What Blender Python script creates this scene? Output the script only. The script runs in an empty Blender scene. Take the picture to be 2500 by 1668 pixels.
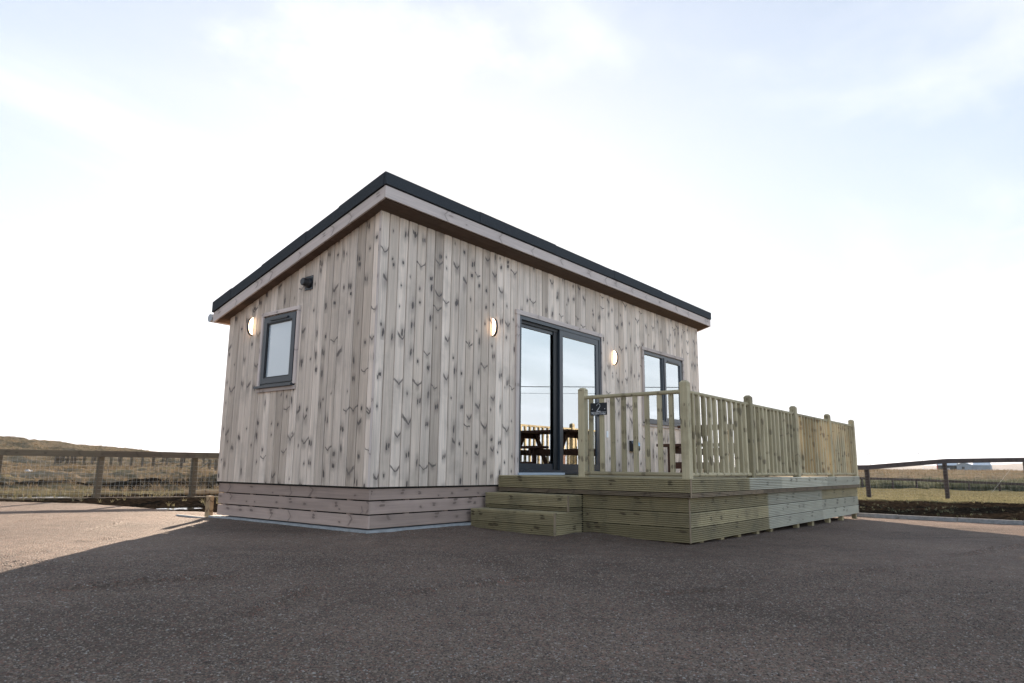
import bpy, math, random
import numpy as np
from mathutils import Vector, Matrix
random.seed(7); rng = np.random.default_rng(7)
scene = bpy.context.scene
C = bpy.context.scene.collection

# ------------------------------------------------------------------ camera
CAM = Vector((-4.6845, -5.6134, 0.2143)); YAW, PITCH, ROLL = 0.6782, 0.1795, 0.0104
c, s = math.cos(YAW), math.sin(YAW); cp, sp = math.cos(PITCH), math.sin(PITCH)
Fv = Vector((c*cp, s*cp, sp)); Rv = Vector((s, -c, 0)); Uv = Rv.cross(Fv)
R2 = math.cos(ROLL)*Rv + math.sin(ROLL)*Uv; U2 = -math.sin(ROLL)*Rv + math.cos(ROLL)*Uv
cd = bpy.data.cameras.new('camera'); cam = bpy.data.objects.new('camera', cd); C.objects.link(cam)
M = Matrix((R2, U2, -Fv)).transposed().to_4x4(); M.translation = CAM
cam.matrix_world = M; cd.sensor_width = 36; cd.lens = 1691.7/2500*36; cd.clip_start = .05; cd.clip_end = 20000
scene.camera = cam

# ------------------------------------------------------------------ sun, sky, exposure
SUN_AZ, SUN_EL = math.radians(45.5), math.radians(10.5)
SKY_STRENGTH, SUN_STRENGTH, EXPOSURE = 0.12, 5.0, 2.05
sd = bpy.data.lights.new('sun', 'SUN'); sd.energy = SUN_STRENGTH; sd.angle = math.radians(.5); sd.color = (1, .80, .62)
so = bpy.data.objects.new('sun', sd); C.objects.link(so)
to_sun = Vector((math.cos(SUN_AZ)*math.cos(SUN_EL), math.sin(SUN_AZ)*math.cos(SUN_EL), math.sin(SUN_EL)))
so.rotation_euler = to_sun.to_track_quat('Z', 'Y').to_euler()
so.location = to_sun*40
scene.view_settings.view_transform = 'Standard'; scene.view_settings.look = 'None'
scene.view_settings.gamma = 1; scene.view_settings.exposure = EXPOSURE
scene.render.engine = 'CYCLES'

# ------------------------------------------------------------------ node expression helper
class X:
    nt = None
    def __init__(s, k): s.k = k
    @staticmethod
    def m(op, *a, clamp=False):
        n = X.nt.nodes.new('ShaderNodeMath'); n.operation = op; n.use_clamp = clamp
        for i, q in enumerate(a):
            if isinstance(q, X): X.nt.links.new(q.k, n.inputs[i])
            else: n.inputs[i].default_value = q
        return X(n.outputs[0])
    def __add__(s, o): return X.m('ADD', s, o)
    __radd__ = __add__
    def __sub__(s, o): return X.m('SUBTRACT', s, o)
    def __rsub__(s, o): return X.m('SUBTRACT', o, s)
    def __mul__(s, o): return X.m('MULTIPLY', s, o)
    __rmul__ = __mul__
    def __truediv__(s, o): return X.m('DIVIDE', s, o)
    def abs(s): return X.m('ABSOLUTE', s)
    def floor(s): return X.m('FLOOR', s)
    def clamp(s): return X.m('ADD', s, 0.0, clamp=True)
    def gt(s, o): return X.m('GREATER_THAN', s, o)
    def pow(s, o): return X.m('POWER', s, o)
    def ramp(s, a, b):            # smooth 0..1 between a and b
        n = X.nt.nodes.new('ShaderNodeMapRange'); n.interpolation_type = 'SMOOTHSTEP'
        X.nt.links.new(s.k, n.inputs['Value']); n.inputs['From Min'].default_value = a; n.inputs['From Max'].default_value = b
        return X(n.outputs['Result'])
def lk(a, b): X.nt.links.new(a.k if isinstance(a, X) else a, b)
def vec(x, y, z=0.0):
    n = X.nt.nodes.new('ShaderNodeCombineXYZ')
    for i, q in enumerate((x, y, z)):
        if isinstance(q, X): lk(q, n.inputs[i])
        else: n.inputs[i].default_value = q
    return X(n.outputs[0])
def sep(v):
    n = X.nt.nodes.new('ShaderNodeSeparateXYZ'); lk(v, n.inputs[0]); return [X(o) for o in n.outputs]
def noise(v, scale=1.0, detail=2.0, rough=.5, dist=0.0):
    n = X.nt.nodes.new('ShaderNodeTexNoise'); lk(v, n.inputs['Vector'])
    n.inputs['Scale'].default_value = scale; n.inputs['Detail'].default_value = detail
    n.inputs['Roughness'].default_value = rough; n.inputs['Distortion'].default_value = dist
    return X(n.outputs[0])
def voro(v, scale, feature='F1'):
    n = X.nt.nodes.new('ShaderNodeTexVoronoi'); n.feature = feature; lk(v, n.inputs['Vector']); n.inputs['Scale'].default_value = scale
    return n
def white(v):
    n = X.nt.nodes.new('ShaderNodeTexWhiteNoise'); n.noise_dimensions = '3D'; lk(v, n.inputs['Vector'])
    q = X.nt.nodes.new('ShaderNodeSeparateColor'); lk(n.outputs['Color'], q.inputs[0])
    return [X(o) for o in q.outputs] + [X(n.outputs['Value'])]
def mixc(f, a, b, mode='MIX'):
    n = X.nt.nodes.new('ShaderNodeMix'); n.data_type = 'RGBA'; n.blend_type = mode
    ins = [i for i in n.inputs if i.enabled]
    for sck, q in ((n.inputs[0], f), (n.inputs[6], a), (n.inputs[7], b)):
        if isinstance(q, X): lk(q, sck)
        elif isinstance(q, (int, float)): sck.default_value = q
        else: sck.default_value = (*q, 1)
    return X(n.outputs[2])
def attr(name):
    n = X.nt.nodes.new('ShaderNodeAttribute'); n.attribute_name = name; return n
def newmat(name):
    m = bpy.data.materials.new(name); m.use_nodes = True; X.nt = m.node_tree
    return m, m.node_tree.nodes['Principled BSDF']
def bump(h, strength, dist, b):
    n = X.nt.nodes.new('ShaderNodeBump'); lk(h, n.inputs['Height']); n.inputs['Strength'].default_value = strength
    n.inputs['Distance'].default_value = dist; lk(n.outputs[0], b.inputs['Normal'])
def texco(kind='Object'):
    n = X.nt.nodes.new('ShaderNodeTexCoord'); return X(n.outputs[kind])

# ------------------------------------------------------------------ world
w = bpy.data.worlds.new('World'); scene.world = w; w.use_nodes = True; X.nt = w.node_tree
bg = w.node_tree.nodes['Background']
sky = w.node_tree.nodes.new('ShaderNodeTexSky'); sky.sky_type = 'NISHITA'; sky.sun_disc = False
sky.sun_elevation = SUN_EL; sky.sun_rotation = math.pi/2 - SUN_AZ
sky.air_density = 1.0; sky.dust_density = .6; sky.ozone_density = 1.0
gx, gy, gz = sep(texco('Generated'))
el = X.m('MAXIMUM', gz, 0.03)
cv = vec(gx/(el+.12), gy/(el+.12), 0.0)
n1 = noise(cv, 1.1, 6, .55, .4); n2 = noise(vec(gx/(el+.12)*.35+4.0, gy/(el+.12)*1.2, 3.0), 1.3, 5, .55, .5)
cl = (n1.ramp(.50, .72)*.55 + n2.ramp(.48, .78)*.4).clamp()
pu, pv_ = gx/(el+.12)-.80, gy/(el+.12)-1.01      # one denser cloud above the lodge
patch = X.m('SQRT', ((pu+pv_)*2.6).pow(2.0)+((pu-pv_)*1.9).pow(2.0))+(noise(cv, 7.0, 5, .6)-.5)*1.7
cl = (cl+patch.ramp(.95, .1)*.42).clamp()
skyc = mixc(1.0, X(sky.outputs[0]), (1.03, .995, .99), 'MULTIPLY')
bw = w.node_tree.nodes.new('ShaderNodeRGBToBW'); lk(skyc, bw.inputs[0]); lum = X(bw.outputs[0])
def greyof(mul):
    q = w.node_tree.nodes.new('ShaderNodeCombineColor')
    lk(lum*(mul*.965), q.inputs[0]); lk(lum*(mul*.985), q.inputs[1]); lk(lum*(mul*1.045), q.inputs[2]); return X(q.outputs[0])
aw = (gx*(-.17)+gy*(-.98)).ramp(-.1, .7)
veil = mixc((1-gz.ramp(.0, .40)*.42)*(1-aw*gz.ramp(.04, .32)*.55)*.98, skyc, greyof(1.05))
full = mixc(cl, veil, greyof(1.5))
# roll the very bright part round the sun off, and add brightness to the out-of-view sky facing the front, lighting walls and glass
sky_boost = aw*1.3+1.66
gain = sky_boost/(lum*.60+1.0)
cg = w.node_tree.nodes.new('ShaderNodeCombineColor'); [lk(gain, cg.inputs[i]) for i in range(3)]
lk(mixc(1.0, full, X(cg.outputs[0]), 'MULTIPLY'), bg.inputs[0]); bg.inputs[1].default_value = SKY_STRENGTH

# ------------------------------------------------------------------ object helpers
def tag(o, label=None, cat=None, group=None, kind=None):
    if label: o['label'] = label
    if cat: o['category'] = cat
    if group: o['group'] = group
    if kind: o['kind'] = kind
    return o
def empty(name, loc, label, cat, group=None):
    o = bpy.data.objects.new(name, None); C.objects.link(o); o.location = loc; o.empty_display_size = .1
    o.matrix_world = Matrix.Translation(loc)
    return tag(o, label, cat, group)
def link(name, me, mats, parent=None, kind=None):
    o = bpy.data.objects.new(name, me); C.objects.link(o)
    for m in (mats if isinstance(mats, (list, tuple)) else [mats]): me.materials.append(m)
    if parent:
        o.parent = parent
        p, off = parent, Vector((0, 0, 0))
        while p: off += p.location; p = p.parent
        o.location = -off            # geometry is given in world coordinates
    if kind: o['kind'] = kind
    return o
def rnd(): return random.random()

class MB:
    """collects quads with a grain UV (u across, v along, metres) and a per-board random"""
    def __init__(s): s.v = []; s.f = []; s.uv = []; s.r = []; s.mi = []
    def face(s, pts, uvs, r=0.5, mi=0):
        n = len(s.v); s.v += [tuple(p) for p in pts]; s.f.append(tuple(range(n, n+len(pts))))
        s.uv += uvs; s.r.append(r); s.mi.append(mi)
    def box(s, a, b, axis=None, r=None, mi=0, bev=0.0, off=(0, 0), shear=None):
        """axis = grain axis; optional bevel on the long edges; shear=f(x,y,z)->point"""
        a = list(a); b = list(b); d = [b[i]-a[i] for i in range(3)]
        if axis is None: axis = max(range(3), key=lambda i: d[i])
        if r is None: r = rnd()
        o1, o2 = [i for i in range(3) if i != axis]
        if bev > 0:
            p0, p1, q0, q1 = a[o1], b[o1], a[o2], b[o2]; e = bev
            prof = [(p0+e, q0), (p1-e, q0), (p1, q0+e), (p1, q1-e), (p1-e, q1), (p0+e, q1), (p0, q1-e), (p0, q0+e)]
        else: prof = [(a[o1], a[o2]), (b[o1], a[o2]), (b[o1], b[o2]), (a[o1], b[o2])]
        s.prism(prof, axis, a[axis], b[axis], r, mi, shear, off)
    def prism(s, prof, axis, t0, t1, r=None, mi=0, shear=None, off=(0, 0), uc=None):
        if r is None: r = rnd()
        o1, o2 = [i for i in range(3) if i != axis]
        area = sum(prof[i][0]*prof[(i+1) % len(prof)][1]-prof[(i+1) % len(prof)][0]*prof[i][1] for i in range(len(prof)))
        if (area < 0) != (axis == 1): prof = prof[::-1]
        n = len(prof); cx = sum(p[0] for p in prof)/n; cy = sum(p[1] for p in prof)/n
        def P(p, t):
            q = [0, 0, 0]; q[o1], q[o2], q[axis] = p[0], p[1], t
            return shear(q) if shear else q
        per = 0.0
        for i in range(n):
            p, q = prof[i], prof[(i+1) % n]; L = math.hypot(q[0]-p[0], q[1]-p[1])
            mx = abs(q[0]-p[0]) > abs(q[1]-p[1]) if uc is None else uc == 0
            u0 = (p[0]-cx if mx else p[1]-cy)+off[0]; u1 = (q[0]-cx if mx else q[1]-cy)+off[0]
            s.face([P(p, t0), P(q, t0), P(q, t1), P(p, t1)],
                   [(u0, t0+off[1]), (u1, t0+off[1]), (u1, t1+off[1]), (u0, t1+off[1])], r, mi)
        s.face([P(p, t1) for p in prof], [(p[0]-cx+.2, (p[1]-cy)*.3) for p in prof], r, mi)
        s.face([P(p, t0) for p in prof[::-1]], [(p[0]-cx+.2, (p[1]-cy)*.3) for p in prof[::-1]], r, mi)
    def build(s, name, mats, parent=None, kind=None, smooth=False):
        me = bpy.data.meshes.new(name); me.from_pydata(s.v, [], s.f)
        uvl = me.uv_layers.new(name='UVMap'); uvl.data.foreach_set('uv', np.array(s.uv, 'f').ravel())
        at = me.attributes.new('rnd', 'FLOAT', 'FACE'); at.data.foreach_set('value', np.array(s.r, 'f'))
        me.polygons.foreach_set('material_index', np.array(s.mi, 'i'))
        if smooth: me.polygons.foreach_set('use_smooth', np.ones(len(s.f), bool))
        me.update()
        return link(name, me, mats, parent, kind)
def bx(name, a, b, mat, parent=None, axis=None, bev=0.0, r=None, kind=None, shear=None):
    m = MB(); m.box(a, b, axis, r, 0, bev, shear=shear); return m.build(name, mat, parent, kind)
def tube(m, pts, rad, n=6, r=None, mi=0, cap=True):
    """round bar through pts (list of Vectors), rad number or list"""
    pts = [Vector(p) for p in pts]; r = rnd() if r is None else r
    rings = []; L = 0
    for i, p in enumerate(pts):
        d = (pts[min(i+1, len(pts)-1)]-pts[max(i-1, 0)]).normalized()
        ref = Vector((0, 0, 1)) if abs(d.z) < .9 else Vector((1, 0, 0))
        a = d.cross(ref).normalized(); b = a.cross(d)
        R = rad[i] if isinstance(rad, (list, tuple)) else rad
        if i: L += (pts[i]-pts[i-1]).length
        rings.append(([p+(a*math.cos(t)+b*math.sin(t))*R for t in [2*math.pi*k/n for k in range(n)]], L))
    for (A, la), (B, lb) in zip(rings, rings[1:]):
        for k in range(n):
            q = (k+1) % n
            m.face([A[k], B[k], B[q], A[q]], [(k/n*.1, la), (k/n*.1, lb), ((k+1)/n*.1, lb), ((k+1)/n*.1, la)], r, mi)
    if cap:
        m.face(rings[0][0], [(0, 0)]*n, r, mi); m.face(rings[-1][0][::-1], [(0, 0)]*n, r, mi)

# value noise in numpy
def vnoise(x, y, seed=0):
    g = np.random.default_rng(seed).random((257, 257)); xi = np.floor(x).astype(int); yi = np.floor(y).astype(int)
    fx = x-xi; fy = y-yi; fx = fx*fx*(3-2*fx); fy = fy*fy*(3-2*fy)
    G = lambda a, b: g[a % 257, b % 257]
    return (G(xi, yi)*(1-fx)+G(xi+1, yi)*fx)*(1-fy)+(G(xi, yi+1)*(1-fx)+G(xi+1, yi+1)*fx)*fy
def fbm(x, y, seed=0, octs=4):
    t = 0; a = .5; n = 0
    for o in range(octs): t = t+a*(vnoise(x*2**o+13.7*o, y*2**o+7.1*o, seed+o)-.5)*2; n += a; a *= .55
    return t/n
def sstep(a, b, x): t = np.clip((x-a)/(b-a), 0, 1); return t*t*(3-2*t)

# ------------------------------------------------------------------ materials
def wood(name, ca, cb, ck, W=.14, knots=1.0, streak=.35, rough=.75, klen=.33, stain=None, dirt=0.0, vshape=1.0, size=1.0, halo=.30):
    m, b = newmat(name)
    uv = X.nt.nodes.new('ShaderNodeUVMap'); uv.uv_map = 'UVMap'; u, v, _ = sep(uv.outputs[0])
    r = X(attr('rnd').outputs['Fac'])
    g1 = noise(vec(u*140.0, v*2.2, r*57.0), 1, 3, .6); g2 = noise(vec(u*26.0, v*1.1, r*31.0), 1, 3, .55, .6)
    g3 = noise(vec(u*6.0, v*2.0, r*83.0), 1, 3)
    wx = (noise(vec(u*30.0, v*18.0, r*11.0), 1, 3)-.5)*.022; wy = (noise(vec(u*22.0, v*14.0, r*19.0+5.0), 1, 3)-.5)*.05
    K = None; H = None
    for seed, L in ((3.1, klen), (8.7, klen*1.63)):
        vv = v/L + r*37.3 + seed; cell = vv.floor(); f = vv-cell
        a1, a2, a3, a4 = white(vec(cell, r*917.0, seed))
        dx = u-(a1-.5)*(W*.8)+wx; dy = (f-(a2*.6+.2))*L+wy-dx*(a4-.5)*1.3
        sv = (a1*1.1+.55)*size; adp = dx.abs()-(a4*.03).ramp(.008, .03)*.024
        isv = a3.gt(1-.5*vshape)
        ell = X.m('SQRT', (adp/((a3*.006+.0065)*sv)).pow(2.0)+(dy/((a4*.018+.011)*sv)).pow(2.0))
        spot = ell.ramp(1.15, .7)
        ad = dx.abs()
        wing = ((dy-ad*(a4*1.0+.45)).abs()/((a1*.007+.0060+ad*.12)*sv)).ramp(1.2, .4)*(ad/(a2*.05+.04)).ramp(1.15, .8)
        pres = a4.gt(.22)
        k = (isv*wing*.85+(1-isv)*spot)*pres
        K = k if K is None else X.m('MAXIMUM', K, k)
        h = ell.ramp(3.6, 0.5)*pres; H = h if H is None else X.m('MAXIMUM', H, h)
    base = mixc(r, ca, cb)
    tone = (g1-.5)*streak + (g2-.5)*streak*1.3 + (g3-.5)*.25 + (r*7.31-(r*7.31).floor()-.5)*.27 + 1.0
    cc = X.nt.nodes.new('ShaderNodeCombineColor'); [lk(tone, cc.inputs[i]) for i in range(3)]
    col = mixc(1.0, base, X(cc.outputs[0]), 'MULTIPLY')
    col = mixc(H*halo*knots, col, ck); col = mixc((K*(g2*.5+.72)*knots).clamp(), col, ck)
    if stain:
        ob = texco('Object'); st = noise(ob, 2.6, 5, .6).ramp(.48, .72)*stain[1]
        col = mixc(st, col, stain[0])
    if dirt:
        sx, sy, sz = sep(texco('Object')); d2 = noise(vec(sx*9.0, sy*9.0, sz*3.0), 1, 4, .6).ramp(.55, .8)*dirt
        col = mixc(d2, col, (.045, .04, .03))
    lk(col, b.inputs['Base Color']); b.inputs['Roughness'].default_value = rough
    b.inputs['Specular IOR Level'].default_value = .3
    bump((g1*.6+g2*.4)-K*.3, .35, .002, b)
    return m
M = {}
M['clad'] = wood('larch_cladding', (.71, .59, .49), (.46, .37, .295), (.07, .055, .05), stain=((.27, .225, .185), .35), klen=.47, rough=.5, size=1.0, streak=.6, halo=.42, vshape=.62)
M['trim'] = wood('trim_wood', (.56, .475, .43), (.46, .385, .345), (.17, .13, .11), W=.12, knots=.6, klen=.5)
M['skirt'] = wood('skirt_wood', (.40, .30, .25), (.29, .215, .175), (.12, .085, .07), W=.15, knots=.75, klen=.45, vshape=.5, stain=((.22, .17, .15), .3))
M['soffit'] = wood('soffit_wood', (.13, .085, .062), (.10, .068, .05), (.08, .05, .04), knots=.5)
M['deck'] = wood('treated_wood', (.35, .288, .165), (.19, .153, .082), (.07, .052, .03), W=.12, knots=.85, streak=.3, stain=((.15, .125, .075), .65), dirt=.45, vshape=0.0, halo=.10, klen=.6)
M['fresh'] = wood('fresh_treated_wood', (.46, .43, .34), (.34, .315, .24), (.09, .08, .06), W=.12, knots=.8, streak=.3, stain=((.27, .25, .19), .4), vshape=0.0, halo=.08, klen=.6)
M['rail'] = wood('railing_wood', (.48, .405, .26), (.30, .25, .15), (.075, .055, .035), W=.04, knots=.6, klen=.45, streak=.4, stain=((.20, .16, .09), .5), vshape=.2, halo=.1)
M['brownboard'] = wood('brown_treated_wood', (.25, .185, .12), (.20, .15, .10), (.06, .045, .03), W=.12, knots=.5, stain=((.17, .15, .10), .5))
M['fence'] = wood('fence_wood', (.105, .082, .052), (.085, .062, .042), (.05, .035, .025), W=.1, knots=.6, streak=.5)
M['fenceshade'] = wood('shaded_fence_wood', (.060, .045, .042), (.045, .035, .034), (.02, .015, .012), W=.1, knots=.6, streak=.5)  # fence wood with the shade of its camera side put into the colour
M['table'] = wood('table_wood', (.10, .045, .028), (.075, .034, .022), (.03, .015, .01), W=.1, knots=.4, streak=.3)
M['peg'] = wood('peg_wood', (.36, .25, .14), (.32, .23, .13), (.12, .07, .04), W=.09)
def plain(name, col, rough=.5, metal=0.0, spec=.5, var=0.0, vs=8.0, bmp=0.0):
    m, b = newmat(name); b.inputs['Base Color'].default_value = (*col, 1); b.inputs['Roughness'].default_value = rough
    b.inputs['Metallic'].default_value = metal; b.inputs['Specular IOR Level'].default_value = spec
    if var:
        n = noise(texco('Object'), vs, 5, .6)
        lk(mixc(n.ramp(.3, .7), tuple(q*(1-var) for q in col), tuple(min(1, q*(1+var)) for q in col)), b.inputs['Base Color'])
        if bmp: bump(n, bmp, .01, b)
    return m
M['anth'] = plain('anthracite_frame', (.016, .024, .034), .32, spec=.6)
M['gasket'] = plain('black_rubber', (.008, .009, .011), .5)
M['felt'] = plain('roof_felt', (.022, .026, .031), .85, var=.25, vs=60, bmp=.3)
M['dark'] = plain('dark_cavity', (.012, .010, .009), .9)
M['black'] = plain('black_plastic', (.012, .013, .016), .35)
M['blue'] = plain('blue_flap', (.22, .45, .68), .25)
M['white'] = plain('white_plastic', (.75, .75, .75), .4)
M['alu'] = plain('aluminium_sill', (.45, .52, .60), .35, metal=.3)
M['conc'] = plain('concrete', (.27, .28, .28), .8, var=.18, vs=14, bmp=.4)
M['kerb'] = plain('kerb_concrete', (.24, .24, .24), .85, var=.2, vs=14, bmp=.4)
M['wire'] = plain('galvanised_wire', (.30, .30, .28), .7, metal=0.0)
M['cable'] = plain('cable_black', (.03, .03, .03), .6)
M['interior'] = plain('interior_wall', (.42, .36, .30), .8, var=.05)
M['floor'] = plain('interior_floor', (.16, .10, .06), .5, var=.2, vs=3)
M['curtain'] = plain('curtain_cloth', (.72, .74, .72), .9)
M['gutter'] = plain('grey_gutter', (.30, .32, .34), .4)
M['shed_dark'] = plain('dark_cladding', (.035, .045, .045), .7, var=.2)
M['shed_grey'] = plain('grey_sheeting', (.22, .26, .29), .6, var=.1, vs=.6)
M['shed_red'] = plain('red_sheeting', (.35, .06, .05), .6)
M['shed_roof'] = plain('pale_roof_sheeting', (.42, .47, .52), .5, var=.08, vs=.5)
M['turbine'] = plain('white_tower', (.62, .64, .66), .5)
M['signface'] = plain('slate_black', (.006, .008, .012), .55)
def glass_mat():
    m = bpy.data.materials.new('window_glass'); m.use_nodes = True; nt = m.node_tree; X.nt = nt
    nt.nodes.remove(nt.nodes['Principled BSDF']); out = nt.nodes['Material Output']
    t = nt.nodes.new('ShaderNodeBsdfTransparent'); t.inputs[0].default_value = (.72, .76, .78, 1)
    g = nt.nodes.new('ShaderNodeBsdfGlossy'); g.inputs['Roughness'].default_value = 0.0; g.inputs[0].default_value = (.88, .93, .96, 1)
    fr = nt.nodes.new('ShaderNodeFresnel'); fr.inputs[0].default_value = 1.5
    mx = nt.nodes.new('ShaderNodeMixShader'); lk((X(fr.outputs[0])*1.2+.50).clamp(), mx.inputs[0])
    lk(t.outputs[0], mx.inputs[1]); lk(g.outputs[0], mx.inputs[2]); lk(mx.outputs[0], out.inputs[0]); return m
M['glass'] = glass_mat()
m, b = newmat('frosted_glass'); M['frost'] = m; b.inputs['Base Color'].default_value = (.42, .47, .50, 1); b.inputs['Roughness'].default_value = .22
b.inputs['Specular IOR Level'].default_value = 1.0; b.inputs['Coat Weight'].default_value = 1; b.inputs['Coat IOR'].default_value = 2.0
m, b = newmat('lamp_diffuser'); M['lamp'] = m; b.inputs['Base Color'].default_value = (.8, .7, .6, 1)
b.inputs['Emission Color'].default_value = (1, .70, .45, 1); b.inputs['Emission Strength'].default_value = 1.5
# water
m, b = newmat('puddle_water'); M['water'] = m; b.inputs['Base Color'].default_value = (.02, .018, .015, 1); b.inputs['Roughness'].default_value = .06
bump(noise(texco('Object'), 20, 3), .15, .01, b)
# gravel
m, b = newmat('gravel'); M['gravel'] = m
ob = texco('Object'); v1 = voro(ob, 85); v2 = voro(ob, 190)
hs1 = X.nt.nodes.new('ShaderNodeSeparateColor'); lk(v1.outputs['Color'], hs1.inputs[0]); q1, q2, q3 = [X(o) for o in hs1.outputs]
hs2 = X.nt.nodes.new('ShaderNodeSeparateColor'); lk(v2.outputs['Color'], hs2.inputs[0]); p1, p2, p3 = [X(o) for o in hs2.outputs]
colr = mixc(q1, (.098, .070, .053), (.185, .138, .105)); colr = mixc(q2.ramp(.72, .9)*.75, colr, (.20, .105, .075))
colr = mixc(q3.ramp(.93, .99)*.6, colr, (.38, .34, .30)); colr = mixc(p1.ramp(.6, .9)*.7, colr, (.035, .029, .026))
big = noise(ob, .55, 4, .55); mid = noise(ob, 5, 4, .6)
gx_, gy_, gz_ = sep(ob); fa, fb = gx_*.72+gy_*.69, gy_*.72-gx_*.69       # disturbed, darker streaks left by wheels
wob = noise(ob, .9, 2)*1.3
strk = noise(vec(fa*2.6+wob, fb*.38, 3.0), 1, 3, .5).ramp(.60, .70)*noise(ob, .7, 2).ramp(.42, .58)*noise(ob, 30, 3).ramp(.3, .6)
colr = mixc(strk*.6, colr, (.035, .027, .022))
cc = X.nt.nodes.new('ShaderNodeCombineColor'); tn = (big-.5)*1.5+(mid-.5)*.7+1.0; [lk(tn, cc.inputs[i]) for i in range(3)]
lk(mixc(1.0, colr, X(cc.outputs[0]), 'MULTIPLY'), b.inputs['Base Color']); b.inputs['Roughness'].default_value = .8
b.inputs['Specular IOR Level'].default_value = .15
bump((1-X(v1.outputs['Distance'])*1.6)+(1-X(v2.outputs['Distance']))*.4+q1*.6, .9, .006, b)
m, b = newmat('gravel_chip'); M['chip'] = m; rr = X(attr('rnd').outputs['Fac'])
lk(mixc(rr.ramp(.82, .98), mixc(rr.ramp(0, .75), (.052, .038, .03), (.22, .165, .125)), (.28, .25, .22)), b.inputs['Base Color']); b.inputs['Roughness'].default_value = .75
# terrain: vertex weights soil / green ; rest dry moor
m, b = newmat('moorland'); M['terrain'] = m
ob = texco('Object'); so_ = X(attr('soil').outputs['Fac']); gr_ = X(attr('green').outputs['Fac'])
n1 = noise(ob, .35, 6, .62); n2 = noise(ob, 3.2, 6, .7); n3 = noise(ob, 14, 4, .7)
dry = mixc(n1.ramp(.35, .65), (.20, .155, .105), (.105, .088, .058)); dry = mixc(n2.ramp(.4, .75)*.6, dry, (.27, .22, .15))
dry = mixc(n2.ramp(.55, .35)*.5, dry, (.03, .034, .016))
green = mixc(n2.ramp(.35, .65), (.25, .215, .115), (.13, .12, .06)); green = mixc(n3.ramp(.45, .7)*.5, green, (.30, .265, .14))
soil = mixc(n3.ramp(.4, .7), (.010, .0078, .006), (.036, .027, .019)); soil = mixc(n2.ramp(.60, .74)*.5, soil, (.045, .043, .018))
lk(mixc(so_, mixc(gr_, dry, green), soil), b.inputs['Base Color'])
lk(1.0-so_*n3.ramp(.62, .75)*.5, b.inputs['Roughness']); bump(n2*.5+n3*.5, .9, .08, b); b.inputs['Specular IOR Level'].default_value = 0.0
def blade_mat(name, a, b_, c_):
    m, b = newmat(name); r = X(attr('rnd').outputs['Fac'])
    lk(mixc(r.ramp(.6, 1.0), mixc(r.ramp(0, .6), a, b_), c_), b.inputs['Base Color']); b.inputs['Roughness'].default_value = .75; b.inputs['Specular IOR Level'].default_value = .05
    nt = m.node_tree; tr = nt.nodes.new('ShaderNodeBsdfTranslucent'); X.nt = nt
    lk(mixc(r.ramp(.6, 1.0), mixc(r.ramp(0, .6), a, b_), c_), tr.inputs[0])
    mx = nt.nodes.new('ShaderNodeMixShader'); mx.inputs[0].default_value = .25; lk(b.outputs[0], mx.inputs[1]); lk(tr.outputs[0], mx.inputs[2])
    lk(mx.outputs[0], nt.nodes['Material Output'].inputs[0]); return m
M['moorgrass'] = blade_mat('moor_grass', (.085, .070, .042), (.18, .135, .085), (.30, .235, .15))
M['reed'] = blade_mat('reed_grass', (.045, .052, .035), (.09, .10, .065), (.19, .19, .14))
M['lawn'] = blade_mat('short_grass', (.085, .082, .045), (.19, .17, .095), (.32, .28, .18))
M['hill'] = plain('far_hill', (.17, .15, .13), .9, var=.15, vs=.004)
M['rag'] = plain('white_bag', (.34, .38, .41), .6)

# ------------------------------------------------------------------ dimensions
D, L, HS = 2.988, 8.160, .4208
OX, OY, SL, ZF, HF, HT = .142, .218, .2761, 3.007, .144, .139
Z0 = ZF - SL*OY
YB = D+.184
def zs(y): return ZF - SL*(y+OY)      # soffit plane
XD, WD, ZD, XE = 2.011, 2.556, .118, 9.074

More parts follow.
